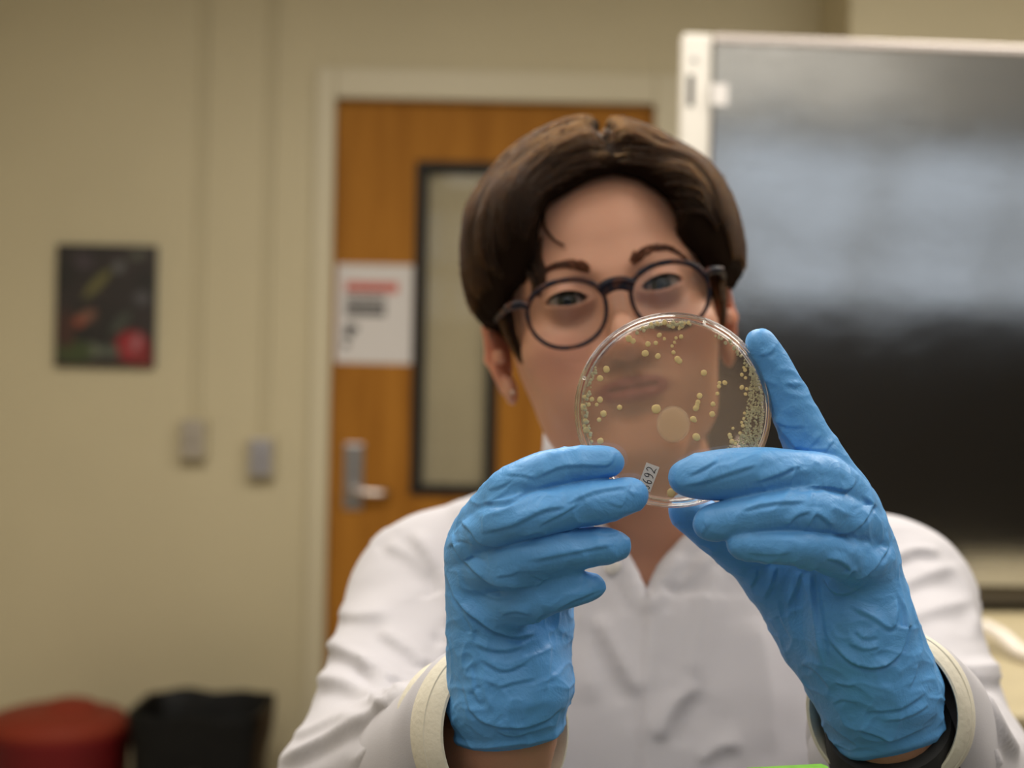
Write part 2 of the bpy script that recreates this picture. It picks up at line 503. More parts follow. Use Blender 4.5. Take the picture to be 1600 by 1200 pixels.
# strike edge seen at the jamb
# notice taped on the door
def flat(name, px0, py0, px1, py1, y, th, m, parent=None, bevel=0):
    x0, z1 = rx(px0, py0, y); x1, z0 = rx(px1, py1, y)
    return obj(name, box_me(name, (x0, y - th, z0), (x1, y, z1), bevel), m, parent, False)
M_paper = mat('paper', (.60, .57, .56, 1), .7)
sign = flat('door_sign', 527, 412, 643, 569, yd, .0015, M_paper)
tag(sign, 'white paper notice with a red heading taped to the brown door', 'sign')
ys = yd - .0016
h = flat('heading', 540, 440, 622, 458, ys, .0006, mat('red_print', (.50, .10, .07, 1), .6), sign); h['label'] = 'red printed heading band'
M_ink = mat('black_print', (.03, .028, .028, 1), .6)
for y0, y1, x1 in ((463, 470, 602), (472, 479, 603), (481, 494, 602)):
    flat('text_line', 540, y0, x1, y1, ys, .0006, M_ink, sign)
flat('heading_text', 541, 452, 605, 457, ys - .0006, .0003, mat('dark_red_print', (.18, .03, .03, 1), .6), sign)
pc = []
for (x0, y0, x1, y1) in ((539, 507, 559, 518), (539, 518, 551, 528), (536, 533, 545, 543)):
    A_ = rx(x0, y0, ys); B_ = rx(x1, y1, ys); pc.append(((A_[0], ys - .0006, B_[1]), (B_[0], ys, A_[1])))
pg = obj('pictogram', boxes_me('pictogram', pc, .0002), M_ink, sign, False); pg['label'] = 'black pictogram at the lower corner of the notice'

# framed print on the wall
def art_mat(x0, z0, W, H):
    m = mat('dark_flower_print', (.02, .015, .014, 1), .5)
    nt = m.node_tree; b = nt.nodes['Principled BSDF']
    tc = nd(nt, 'ShaderNodeTexCoord')
    cur = None
    base = nd(nt, 'ShaderNodeTexNoise'); base.inputs['Scale'].default_value = 9; base.inputs['Detail'].default_value = 3
    nt.links.new(tc.outputs['Object'], base.inputs['Vector'])
    r = nd(nt, 'ShaderNodeValToRGB')
    e = r.color_ramp.elements
    e[0].position = .3; e[0].color = (.006, .006, .005, 1); e[1].position = .7; e[1].color = (.026, .016, .016, 1)
    nt.links.new(base.outputs['Fac'], r.inputs[0]); cur = r.outputs[0]
    blobs = [(.78, .17, .17, .13, 0, (.25, .008, .014, 1)), (.82, .20, .05, .08, .3, (.30, .10, .11, 1)), (.90, .07, .1, .08, 0, (.16, .01, .01, 1)),
             (.38, .13, .08, .06, 0, (.13, .14, .10, 1)), (.20, .12, .20, .09, 0, (.035, .05, .014, 1)), (.55, .13, .12, .05, 0, (.07, .08, .06, 1)),
             (.42, .68, .05, .16, .75, (.11, .10, .03, 1)), (.30, .40, .13, .05, -.5, (.16, .07, .045, 1)), (.24, .36, .06, .035, 0, (.24, .05, .025, 1)),
             (.63, .82, .06, .05, 0, (.09, .09, .09, 1)), (.82, .92, .1, .04, -.4, (.06, .06, .045, 1)), (.87, .57, .09, .06, 0, (.06, .055, .06, 1)),
             (.66, .36, .06, .12, .7, (.04, .045, .035, 1)), (.28, .86, .1, .07, 0, (.04, .028, .035, 1)), (.12, .3, .09, .16, 0, (.045, .015, .01, 1))]
    for (u, v, ru, rv, rot, c) in blobs:
        mp = nd(nt, 'ShaderNodeMapping', vector_type='TEXTURE')
        mp.inputs['Location'].default_value = (x0 + u * W, 0, z0 + v * H); mp.inputs['Rotation'].default_value = (0, rot, 0)
        mp.inputs['Scale'].default_value = (ru * W * 1.25, 100, rv * H * 1.25)
        g = nd(nt, 'ShaderNodeTexGradient', gradient_type='SPHERICAL')
        rr = nd(nt, 'ShaderNodeMapRange', interpolation_type='SMOOTHSTEP'); rr.inputs[1].default_value = 0; rr.inputs[2].default_value = .45
        mx = nd(nt, 'ShaderNodeMix', data_type='RGBA'); mx.inputs[7].default_value = c
        nt.links.new(tc.outputs['Object'], mp.inputs[0]); nt.links.new(mp.outputs[0], g.inputs[0]); nt.links.new(g.outputs['Fac'], rr.inputs[0])
        nt.links.new(rr.outputs[0], mx.inputs[0]); nt.links.new(cur, mx.inputs[6]); cur = mx.outputs[2]
    nt.links.new(cur, b.inputs['Base Color'])
    return m
x0, z1 = rx(92, 382); x1, z0 = rx(243, 575)
pic = obj('wall_picture', box_me('wall_picture', (x0, YW - .022, z0), (x1, YW, z1), .004), mat('canvas_edge_black', (.014, .012, .011, 1), .5), None, False)
tag(pic, 'dark unframed canvas print with a red flower hanging on the beige wall', 'picture')
pr = obj('print', box_me('print', (x0 + .006, YW - .0235, z0 + .006), (x1 - .006, YW - .022, z1 - .006)), art_mat(x0, z0, x1 - x0, z1 - z0), pic, False)
pr['label'] = 'dark print of a red flower and leaves'

# surface raceways dropping from the ceiling to two wall boxes
M_race = mat('raceway_paint', (.475, .413, .27, 1), .6)
M_box1 = mat('grey_beige_plate', (.33, .29, .24, 1), .45)
M_box2 = mat('stainless_plate', (.50, .49, .54, 1), .30, metal=.8)
def wallbox(px0, py0, px1, py1, cx, lab, m):
    xa, za = rx(px0, py0); xb, zb = rx(px1, py1)
    r = empty('switch_box', ((xa + xb) / 2, YW, (za + zb) / 2), lab, 'switch', None)
    obj('back_box', box_me('back_box', (xa, YW - .045, zb), (xb, YW, za), .006), M_race, r, False)
    obj('cover_plate', box_me('cover_plate', (xa + .006, YW - .05, zb + .008), (xb - .006, YW - .045, za - .006), .002), m, r, False)
    mx_, mz = (xa + xb) / 2, (za + zb) / 2
    obj('toggle', box_me('toggle', (mx_ - .006, YW - .062, mz - .012), (mx_ + .006, YW - .05, mz + .012), .002), m, r, False)
    c = rx(cx, 300)[0]
    c = mx_ + .004
    obj('raceway', box_me('raceway', (c - .011, YW - .014, za - .004), (c + .011, YW, CEIL - .001), .003), M_race, r, False)
    return r
wallbox(287, 652, 326, 718, 315, 'beige switch box on the wall under a raceway, nearer the dark picture', M_box1)
wallbox(392, 682, 431, 746, 430, 'grey metal switch box on the wall nearer the brown door', M_box2)

# waste bins by the wall
M_red = mat('red_bin_plastic', (.15, .010, .011, 1), .5, spec=.2, var=.12, var_scale=5)
M_redlid = mat('red_lid_plastic', (.19, .026, .012, 1), .55, spec=.2)
M_black = mat('black_bag_plastic', (.004, .004, .004, 1), .5, spec=.2, bump=.004, bump_scale=28)
yb = 3.86
cx, _ = rx(92, 1100, yb); zt = rx(92, 1128, yb)[1]
R_ = rx(203, 1128, yb)[0] - cx
rb = empty('waste_bin', (cx, yb, 0), 'round red waste bin with a domed lid standing by the wall', 'bin', None)
def lathe_z(name, prof, c, n=64, closed=True):
    V, fs = lathe_arrays(prof, n, closed)
    V = np.stack([V[:, 0] + c[0], V[:, 2] + c[1], V[:, 1] + c[2]], 1)
    return cleanup(mesh_np(name, V, fs))
obj('body', lathe_z('body', [(0.0, .0), (R_ * .82, 0), (R_ * .85, .01), (R_ * 1.0, zt - .03), (R_ * 1.02, zt - .025), (R_ * 1.02, zt - .012), (R_ * .97, zt - .012), (R_ * .8, .02), (0, .02)], (cx, yb, 0), closed=False), M_red, rb)
Rl = R_ * .92
lid = obj('lid', lathe_z('lid', [(R_ * 1.0, -.02), (R_ * 1.0, .0), (Rl, .012), (Rl * .97, .02), (Rl * .7, .034), (Rl * .35, .044), (Rl * .12, .050), (0, .051), (0, .04), (Rl * .9, .0), (R_ * .96, -.02)], (cx, yb, zt), closed=False), M_redlid, rb); lid['label'] = 'orange-red domed lid'
kx = rx(110, 1100, yb)[0]
obj('knob', lathe_z('knob', [(0, .02), (.085, .022), (.082, .04), (.060, .056), (.03, .064), (0, .066)], (kx, yb, zt), 32, False), M_redlid, lid)
# black bin lined with a bag
bx0, bz = rx(214, 1100, yb); bx1, _ = rx(421, 1100, yb)
bb = empty('waste_bin', ((bx0 + bx1) / 2, yb, 0), 'black waste bin lined with a black bag beside the red bin', 'bin', None)
def bag_me(name, x0, x1, ya, yb_, z0, z1, seed, puff):
    n = 28; cxm, cym = (x0 + x1) / 2, (ya + yb_) / 2; hx, hy = (x1 - x0) / 2, (yb_ - ya) / 2
    V = []; fs = []; rows = 16; a = np.linspace(0, 2 * math.pi, n * 4, endpoint=False); N = len(a)
    for i in range(rows):
        t = i / (rows - 1)
        sx = np.sign(np.cos(a)) * np.abs(np.cos(a)) ** .28; sy = np.sign(np.sin(a)) * np.abs(np.sin(a)) ** .28
        k = (.86 + .14 * t)
        ring = np.stack([cxm + sx * hx * k, cym + sy * hy * k, np.full(N, z0 + (z1 - z0) * t)], 1)
        V.append(ring)
    for q, dz in ((.985, .006), (.93, .004), (.88, -.02), (.8, -.12)):
        V.append(np.stack([cxm + sx * hx * q, cym + sy * hy * q, np.full(N, z1 + dz)], 1))
    V = np.concatenate(V)
    nz = vnoise(V, 14, seed)[:, None] * np.array([puff, puff, puff * .9]); nz[V[:, 2] < z0 + .01] = 0
    V = V + nz
    R = rows + 4
    for i in range(R - 1):
        for k in range(N):
            l = (k + 1) % N
            fs.append((i * N + k, i * N + l, (i + 1) * N + l, (i + 1) * N + k))
    fs.append(tuple(range(N))[::-1])
    fs.append(tuple(range((R - 1) * N, R * N)))
    return cleanup(mesh_np(name, V, fs))
obj('body', bag_me('body', bx0 + .02, bx1 - .02, yb - .15, yb + .15, .0, bz - .09, 3, .0), mat('black_bin_plastic', (.012, .012, .012, 1), .45), bb)
obj('bin_bag', bag_me('bin_bag', bx0, bx1, yb - .165, yb + .165, bz - .24, bz, 5, .010), M_black, bb)

# ------------------------------------------------------------------ incubator on the side bench
yi = 2.3
zb_ = .933
o_ = P(1057, 600, yi)
IX = o_[0]
ang = math.radians(4.0)
def irot(v):
    c, s_ = math.cos(ang), math.sin(ang)
    return (IX + v[0] * c - v[1] * s_, yi + v[0] * s_ + v[1] * c, v[2])
def ibox(name, bl, bevel, m, parent, smooth=False):
    me = boxes_me(name, bl, bevel)
    for v in me.vertices: v.co = irot(v.co)
    return obj(name, me, m, parent, smooth)
ztop = P(1105, 52, yi)[2]
W_ = .74
inc = empty('incubator', irot((W_ / 2, .3, zb_)), 'tall white cabinet incubator with a brushed steel door standing on the tan bench', 'incubator')
M_white = mat('white_enamel', (.62, .59, .545, 1), .4)
zp0 = zb_ + .044
fr_w = .050
ibox('cabinet', [((.13, .03, zp0), (W_, .55, ztop - .004))], .006, M_white, inc)
ibox('plinth', [((.14, .02, zb_ + .012), (W_ - .03, .53, zp0))], .003, mat('grey_brown_plinth', (.10, .085, .065, 1), .5), inc)
for fx in (.16, W_ - .1):
    for fy in (.05, .45):
        ibox('foot', [((fx, fy, zb_), (fx + .04, fy + .04, zb_ + .012))], .002, M_dark, inc)
fs_ = ibox('hinge_post', [((0, 0, zp0), (fr_w - .003, .03, ztop))], .004, M_white, inc); fs_['label'] = 'white enamel post beside the steel door'
sl = P(1079, 141, yi); sx_ = (sl[0] - IX)
ibox('slot', [((sx_ - .005, -.001, sl[2] - .025), (sx_ + .005, .004, sl[2] + .025))], 0, mat('slot_dark', (.02, .018, .016, 1), .6), fs_)
sc_ = P(1085, 92, yi)
V, fc = lathe_arrays([(0, -.0025), (.004, -.002), (.005, 0), (0, 0)], 16, False)
me = cleanup(mesh_np('screw', V + np.array([sc_[0] - IX, 0, sc_[2]]), fc))
for v in me.vertices: v.co = irot(v.co)
obj('screw', me, M_steel, fs_)
m = mat('brushed_stainless', (.57, .57, .57, 1), .105, metal=1, bump=.00007, bump_scale=7, stretch=(1.5, 1.5, 60), detail=2)
m.node_tree.nodes['Principled BSDF'].inputs['Anisotropic'].default_value = .3
M_stainless = m
def panel_me(w0, w1, z0, z1):
    """the pressed steel door skin: very slightly wavy so that reflections bend"""
    nx, nz = 60, 70; V = []
    for j in range(nz):
        for i in range(nx):
            u, v = i / (nx - 1), j / (nz - 1)
            edge = min(u, 1 - u, v, 1 - v)
            V.append((w0 + (w1 - w0) * u, -.0045, z0 + (z1 - z0) * v))
    V = np.array(V); nzv = vnoise(V, 5.0, 9) * .0011 + vnoise(V, 11.0, 4) * .0002
    V[:, 1] += nzv * 1.2
    fs = [(j * nx + i, j * nx + i + 1, (j + 1) * nx + i + 1, (j + 1) * nx + i) for j in range(nz - 1) for i in range(nx - 1)]
    n0 = len(V)
    back = [(w0, .028, z0), (w1, .028, z0), (w1, .028, z1), (w0, .028, z1)]
    V = np.concatenate([V, np.array(back)])
    b0, b1, b2, b3 = n0, n0 + 1, n0 + 2, n0 + 3
    fs += [(b0, b3, b2, b1), tuple([b0, b1] + [i for i in range(nx - 1, -1, -1)]), tuple([b2, b3] + [(nz - 1) * nx + i for i in range(nx)]),
           tuple([b3, b0] + [j * nx for j in range(nz)]), tuple([b1, b2] + [j * nx + nx - 1 for j in range(nz - 1, -1, -1)])]
    me = cleanup(mesh_np('door', V, fs))
    for v in me.vertices: v.co = irot(v.co)
    return me
tr = .017
dr = obj('door', panel_me(fr_w, W_, zp0 + .002, ztop - tr), M_stainless, inc); dr['label'] = 'brushed stainless steel door'
ibox('top_trim', [((fr_w, -.006, ztop - tr + .001), (W_, .03, ztop))], .004, mat('pale_trim', (.46, .41, .39, 1), .35, metal=.2), inc)
stp = P(1124, 148, yi)
ibox('sticker', [((stp[0] - IX - .013, -.0065, stp[2] - .017), (stp[0] - IX + .013, -.0048, stp[2] + .017))], 0, M_paper, dr)
# side bench
M_tan = mat('tan_laminate', (.33, .275, .165, 1), .5, var=.05, var_scale=14)
bench = empty('side_bench', (1.4, 2.1, 0), 'tan laminate side bench carrying the steel fronted incubator', 'bench')
obj('worktop', box_me('worktop', (.30, 1.60, zb_ - .04), (2.68, 3.0, zb_), .006), M_tan, bench, False)
obj('carcass', box_me('carcass', (.33, 1.66, .1), (2.66, 2.95, zb_ - .04)), mat('bench_carcass', (.10, .08, .06, 1), .6), bench, False)
obj('plinth', box_me('plinth', (.36, 1.72, 0), (2.64, 2.9, .1)), M_dark, bench, False)
for k in range(4):
    x = .34 + k * .58
    d_ = obj('cabinet_door', box_me('cabinet_door', (x, 1.642, .12), (x + .56, 1.66, zb_ - .06), .004), M_tan, bench, False)
    obj('handle', box_me('handle', (x + .47, 1.62, .62), (x + .485, 1.642, .76), .004), M_steel, d_, False)
# white hose lying on the bench
hz = zb_ + .0105
pts = [P(1538, 968, 2.06), P(1566, 985, 1.98), P(1600, 1003, 1.92), P(1650, 1024, 1.88), P(1720, 1040, 1.9), P(1800, 1030, 2.0)]
pts = [(p[0], p[1], hz + (.012 if i < 2 else 0)) for i, p in enumerate(pts)]
hose = obj('hose', tube_me('hose', catmull(pts, 8), .0105, n=14, ref=(0, 0, 1)), mat('white_hose_rubber', (.62, .57, .52, 1), .45))
tag(hose, 'white hose lying on the tan bench beside the incubator', 'hose')
# ------------------------------------------------------------------ the person: head frame (origin between the eyes, x picture-right, y away, z up)
def rot_frame(roll, pitch, yaw=0):
    c, s = math.cos(roll), math.sin(roll)
    x = c * RT + s * UP; z = -s * RT + c * UP; y = FW.copy()
    cy, sy = math.cos(yaw), math.sin(yaw)
    x, y = cy * x + sy * y, cy * y - sy * x
    cp, sp = math.cos(pitch), math.sin(pitch)
    y, z = cp * y - sp * z, cp * z + sp * y          # pitch > 0: crown leans away (chin up)
    return np.stack([x, y, z], 1)
HO = P(961, 456, .93)
HR = rot_frame(math.radians(10), math.radians(5))
HF = (HR, HO)
def hl(v): return (np.asarray(v) - HO) @ HR                      # world -> head
def hw(v): return HO + np.asarray(v, float) @ HR.T               # head -> world
HM = Matrix([[*HR[0], HO[0]], [*HR[1], HO[1]], [*HR[2], HO[2]], [0, 0, 0, 1]])

mm = .001
def E(c, r, **k): return ellipsoid(np.array(c) * mm, np.array(r) * mm, HF, **k)
def C(a, b, ra, rb): return capsule(np.array(a) * mm, np.array(b) * mm, ra * mm, rb * mm, HF)

# ---- hands: joints as (px, py, depth m, radius px)
HAND_A = dict(                                                    # picture-left hand (person's right)
    index=[(745, 832, .690, 40), (768, 797, .672, 35), (800, 765, .659, 33), (850, 737, .656, 31), (905, 725, .660, 27), (951, 721, .6635, 24)],
    middle=[(738, 862, .688, 40), (762, 830, .668, 36), (800, 811, .654, 35), (850, 799, .651, 33), (905, 788, .656, 33), (955, 781, .660, 30), (988, 774, .6625, 25)],
    ring=[(742, 897, .690, 40), (775, 883, .670, 36), (815, 872, .658, 33), (860, 862, .655, 30), (910, 857, .658, 29), (962, 853, .662, 25)],
    little=[(752, 945, .692, 40), (790, 945, .676, 35), (830, 940, .666, 30), (875, 927, .663, 25), (900, 921, .663, 22.5), (926, 915, .664, 20.5)],
    palm=[((760, 880, .697, 48), (790, 1080, .700, 74)), ((750, 850, .695, 42), (775, 1000, .700, 58)), ((760, 940, .692, 44), (800, 1080, .697, 74)),
          ((820, 930, .715, 45), (815, 1050, .712, 62)), ((800, 899, .660, 24), (890, 896, .661, 16)), ((822, 955, .715, 42), (852, 865, .712, 30)), ((780, 860, .700, 40), (850, 905, .706, 42)), ((800, 850, .702, 38), (872, 850, .712, 30)), ((850, 985, .722, 42), (835, 1060, .716, 45)),
          ((790, 1080, .700, 76), (795, 1300, .735, 86))],
    thumb=[(840, 985, .722, 40), (858, 930, .730, 34), (884, 850, .722, 31), (918, 775, .712, 27)],
)
HAND_B = dict(                                                    # picture-right hand (person's left)
    index=[(1322, 792, .690, 48), (1292, 742, .682, 42), (1258, 682, .678, 36), (1234, 630, .677, 31), (1213, 580, .676, 27), (1188, 536, .675, 23)],
    middle=[(1330, 800, .684, 46), (1295, 755, .668, 38), (1255, 742, .660, 34), (1205, 738, .656, 36), (1155, 740, .656, 39), (1108, 742, .659, 35), (1073, 746, .6615, 27)],
    ring=[(1345, 830, .684, 44), (1305, 806, .664, 38), (1260, 797, .653, 36), (1205, 800, .650, 32), (1150, 810, .652, 29), (1108, 820, .656, 26)],
    little=[(1352, 880, .684, 42), (1312, 868, .664, 35), (1262, 857, .651, 29), (1210, 852, .648, 26), (1158, 850, .650, 23.5)],
    palm=[((1330, 820, .696, 52), (1345, 960, .700, 66)), ((1345, 880, .695, 42), (1345, 1010, .696, 68)), ((1300, 850, .705, 60), (1330, 1000, .708, 72)),
          ((1230, 895, .718, 55), (1330, 1040, .716, 66)), ((1345, 1000, .700, 76), (1375, 1085, .705, 82)), ((1375, 1085, .705, 82), (1415, 1300, .76, 92)),
          ((1225, 900, .722, 52), (1290, 990, .720, 60))],
    thumb=[(1245, 915, .720, 52), (1190, 878, .716, 44), (1135, 842, .711, 36), (1095, 812, .706, 32), (1072, 796, .703, 27)],
)
def hand_prims(h, shrink=0.0):
    out = []
    def cap(a, b):
        ra, rb = a[3] * a[2] / F - shrink, b[3] * b[2] / F - shrink
        return capsule(P(*a[:3]), P(*b[:3]), ra, rb)
    for a, b in h['palm']: out.append(('palm', cap(a, b)))
    for k in ('index', 'middle', 'ring', 'little', 'thumb'):
        j = h[k]
        q = catmull(np.array(j), 3)
        for i in range(len(q) - 1): out.append((k, cap(q[i], q[i + 1])))
    return out

def axis_nonuniform(lo, hi, f0, f1, fine, coarse):
    a = list(np.arange(f0, f1, fine)); x = f0; st = fine
    L = []
    while x > lo: st = min(coarse, st * 1.25); x -= st; L.append(x)
    x = a[-1]; st = fine; R = []
    while x < hi: st = min(coarse, st * 1.25); x += st; R.append(x)
    return np.array(L[::-1] + a + R)

# ---- arms (shared by body and coat): shoulder, elbow, wrist
ARM_A = [P(668, 945, 1.075), P(598, 1262, .885), P(790, 1135, .712)]
ARM_B = [P(1390, 945, 1.085), P(1470, 1262, .90), P(1385, 1120, .712)]
NECK = P(1003, 800, 1.03)

def head_prims(f):
    A = f.add; K = f.cut
    A(E((0, 96, 36), (75, 93, 84)), .0)
    A(E((0, 64, -30), (63, 62, 82)), .02)
    A(E((0, 56, 26), (62, 52, 50)), .016)                          # forehead
    for s in (-1, 1):
        A(E((s * 34, 62, -64), (24, 34, 30)), .022)                # jaw angle
        A(C((s * 38, 52, -84), (s * 12, 17, -102), 12, 12), .02)  # jaw line
        A(E((s * 46, 74, -22), (23, 36, 32)), .018)                # cheek in front of the ear
        A(E((s * 42, 27, -28), (23, 19, 18)), .018)                # cheek bone
        A(E((s * 33, 27, -52), (21, 17, 26)), .018)               # cheek
        A(C((s * 11, 11, 13), (s * 44, 20, 16), 9, 8), .018)       # brow ridge
    A(C((-10, 12, -102), (10, 12, -102), 13, 13), .02)            # chin
    A(E((0, 14, -66), (28, 16, 22)), .02)                         # mouth mound
    for s in (-1, 1):
        K(E((s * 31.5, -3, -1), (19, 10.5, 11.5)), .012)          # eye sockets
        K(E((s * 17, -4, 0), (8, 8, 8)), .010)
    # nose
    A(C((0, 7, 8), (0, -9, -26), 7, 7.5), .012)
    A(C((0, -9, -26), (0, -15, -38), 7.5, 9.5), .008)
    for s in (-1, 1): A(E((s * 12, -4, -40), (7.5, 9, 7)), .008)
    for s in (-1, 1): K(E((s * 6.5, -7, -47.5), (3.6, 5.5, 3.4)), .003)
    # lids
    for s in (-1, 1):
        A(E((s * 31.3, 13.2, 1), (14.6, 14.2, 14.2)), .006)
        A(E((s * 18.5, 8.0, -1), (5, 5, 5)), .006)
        R_, o = HF
        cx_ = s * .0313
        def fn(X, Y, Z, cx_=cx_, s=s):
            x, y, z = local(X, Y, Z, HF)
            u = (x - cx_) / .0142
            zz = z - .0006 - s * (x - cx_) * .06
            up_ = .0042 * (1 - u * u * (.75 + .25 * u * u)); dn = -.0040 * (1 - u * u)
            d = np.maximum(np.maximum(zz - up_, dn - zz), np.abs(x - cx_) - .0142)
            return np.maximum(d, y - .0135)
        c = hw((cx_, .004, .001)); K((fn, c - .02, c + .02), .0012)
        K(C((s * 22, 0.5, 8.5), (s * 31, -1.8, 10.6), 1.2, 1.4), .003); K(C((s * 31, -1.8, 10.6), (s * 42, 3.2, 8.2), 1.4, 1.1), .003)   # lid fold
    # lips
    A(C((-25, 6, -61.5), (-7, -2.8, -60), 3.0, 4.6), .005); A(C((25, 6, -61.5), (7, -2.8, -60), 3.0, 4.6), .005); A(C((-7, -2.8, -60), (7, -2.8, -60), 4.6, 4.6), .004)
    A(C((-23, 6, -63), (-6, -2.2, -68.5), 3.0, 5.6), .005); A(C((23, 6, -63), (6, -2.2, -68.5), 3.0, 5.6), .005); A(C((-6, -2.2, -68.5), (6, -2.2, -68.5), 5.6, 5.6), .004)
    K(C((-25, 5, -63), (-9, -6.2, -64), .9, 1.2), .002); K(C((25, 5, -63), (9, -6.2, -64), .9, 1.2), .002); K(C((-9, -6.2, -64), (9, -6.2, -64), 1.2, 1.2), .002)
    K(C((0, -6, -53), (0, -6.5, -57), 2, 2), .006)
    K(E((0, -3, -79), (14, 6, 4)), .008)
    # ears
    for s in (-1, 1):
        a = math.radians(28) * s
        Re = np.array([[math.cos(a), -math.sin(a), 0], [math.sin(a), math.cos(a), 0], [0, 0, 1]])
        A(E((s * 81, 96, -13), (5.5, 15, 27), rot=Re), .006)
        A(E((s * 78, 90, -44), (5, 8.5, 10.5)), .007)
        A(C((s * 87, 104, 4), (s * 89, 108, -18), 3.4, 3.2), .004); A(C((s * 87, 104, 4), (s * 82, 90, 8), 3.4, 3.0), .004); A(C((s * 89, 108, -18), (s * 82, 97, -42), 3.2, 3.5), .004)
        K(E((s * 88, 92, -14), (6, 7.5, 15)), .004)
        A(E((s * 81, 80, -20), (4, 4, 6)), .004)

def body_field():
    hc = hw((0, .08, .0))
    f = Field(axis_nonuniform(-.24, .42, hc[0] - .105, hc[0] + .105, .0012, .006),
              axis_nonuniform(.60, 1.26, HO[1] - .03, HO[1] + .125, .0012, .006),
              axis_nonuniform(.70, 1.50, HO[2] - .125, HO[2] + .10, .0012, .006), .028)
    head_prims(f)
    A = f.add
    nk = hw((0, .085, -.07))
    A(capsule(nk, NECK + np.array([0, .02, .02]), .050, .051), .02)
    base = P(1005, 960, 1.10)
    A(capsule(NECK + np.array([0, .02, .0]), base, .052, .075), .03)
    A(capsule(P(740, 930, 1.10), P(1310, 935, 1.11), .046, .046), .06)
    A(ellipsoid(P(1005, 1050, 1.115), (.150, .088, .145)), .04)
    A(ellipsoid(P(1005, 1400, 1.05), (.145, .10, .25)), .05)
    for arm, h in ((ARM_A, HAND_A), (ARM_B, HAND_B)):
        A(capsule(arm[0], arm[1], .044, .036), .03)
        A(capsule(arm[1], arm[2], .038, .0265), .02)
        for k, p in hand_prims(h, .0045):
            A(p, .008 if k == 'palm' else .004)
    return f

bf = body_field()
BV, BQ = bf.nets(); del bf
BV = relax(BV, BQ, 2, .4)

def skin_mat():
    m = mat('skin', (.60, .335, .225, 1), .50, spec=.35, bump=.00025, bump_scale=700, sss=.25, sss_scale=.004)
    nt = m.node_tree; b = nt.nodes['Principled BSDF']
    tc = nd(nt, 'ShaderNodeTexCoord')
    n = nd(nt, 'ShaderNodeTexNoise'); n.inputs['Scale'].default_value = 28; n.inputs['Detail'].default_value = 5
    nt.links.new(tc.outputs['Object'], n.inputs['Vector'])
    base = nd(nt, 'ShaderNodeMix', data_type='RGBA'); base.inputs[6].default_value = (.50, .248, .158, 1); base.inputs[7].default_value = (.57, .298, .198, 1)
    nt.links.new(n.outputs['Fac'], base.inputs[0]); cur = base.outputs[2]
    def blob(c, r, col, amt, edge=.5):
        nonlocal cur
        mp = nd(nt, 'ShaderNodeMapping', vector_type='TEXTURE')
        mp.inputs['Location'].default_value = [v * mm for v in c]; mp.inputs['Scale'].default_value = [v * mm for v in r]
        g = nd(nt, 'ShaderNodeTexGradient', gradient_type='SPHERICAL')
        rr = nd(nt, 'ShaderNodeMapRange', interpolation_type='SMOOTHSTEP'); rr.inputs[2].default_value = edge; rr.inputs[4].default_value = amt
        mx = nd(nt, 'ShaderNodeMix', data_type='RGBA'); mx.inputs[7].default_value = col
        nt.links.new(tc.outputs['Object'], mp.inputs[0]); nt.links.new(mp.outputs[0], g.inputs[0]); nt.links.new(g.outputs['Fac'], rr.inputs[0])
        nt.links.new(rr.outputs[0], mx.inputs[0]); nt.links.new(cur, mx.inputs[6]); cur = mx.outputs[2]
    for s in (-1, 1):
        blob((s * 40, 8, -38), (32, 40, 26), (.60, .25, .17, 1), .45, .7)
        blob((s * 31, 2, -6), (22, 20, 15), (.36, .17, .11, 1), .55, .55)          # thin skin round the eyes
        blob((s * 86, 100, -12), (22, 30, 42), (.60, .21, .12, 1), .6, .5)
        blob((s * 31, 0, 8), (19, 20, 7), (.40, .18, .12, 1), .35, .8)
    blob((0, -18, -38), (18, 22, 16), (.62, .26, .18, 1), .4, .7)
    blob((0, 0, -64.5), (28, 24, 11), (.27, .060, .068, 1), .93, .3)
    nt.links.new(cur, b.inputs['Base Color'])
    return m
M_skin = skin_mat()
person = empty('person', tuple(P(1005, 600, 1.1) * np.array([1, 1, 0]) + np.array([0, 0, .55])), 'short haired person in white lab coat and blue gloves holding up a clear dish', 'person')
body = obj('body', mesh_np('body', hl(BV), BQ), M_skin)
body.matrix_world = HM
put(body, person)
BVH = BVHTree.FromPolygons([Vector(v) for v in hl(BV)[:]], [tuple(q) for q in BQ.tolist()])
print('body verts', len(BV))

# eyes
def eye_mat():
    m = bpy.data.materials.new('eye'); m.use_nodes = True; nt = m.node_tree; b = nt.nodes['Principled BSDF']
    b.inputs['Roughness'].default_value = .12
    tc = nd(nt, 'ShaderNodeTexCoord')
    sp = nd(nt, 'ShaderNodeSeparateXYZ'); nt.links.new(tc.outputs['Object'], sp.inputs[0])
    cx = nd(nt, 'ShaderNodeCombineXYZ'); nt.links.new(sp.outputs[0], cx.inputs[0]); nt.links.new(sp.outputs[2], cx.inputs[1])
    ln = nd(nt, 'ShaderNodeVectorMath', operation='LENGTH'); nt.links.new(cx.outputs[0], ln.inputs[0])
    mr = nd(nt, 'ShaderNodeMapRange'); mr.inputs[2].default_value = .0118
    nt.links.new(ln.outputs['Value'], mr.inputs[0])
    r = nd(nt, 'ShaderNodeValToRGB'); e = r.color_ramp.elements
    e[0].position = 0; e[0].color = (.004, .004, .004, 1)
    e[1].position = 1; e[1].color = (.30, .23, .20, 1)
    for p, c in ((.17, (.004, .004, .004, 1)), (.21, (.030, .026, .017, 1)), (.44, (.034, .032, .024, 1)), (.52, (.02, .02, .02, 1)), (.58, (.30, .24, .21, 1))):
        q = e.new(p); q.color = c
    nt.links.new(mr.outputs[0], r.inputs[0]); nt.links.new(r.outputs[0], b.inputs['Base Color'])
    b.inputs['Coat Weight'].default_value = .5
    return m
M_eye = eye_mat()
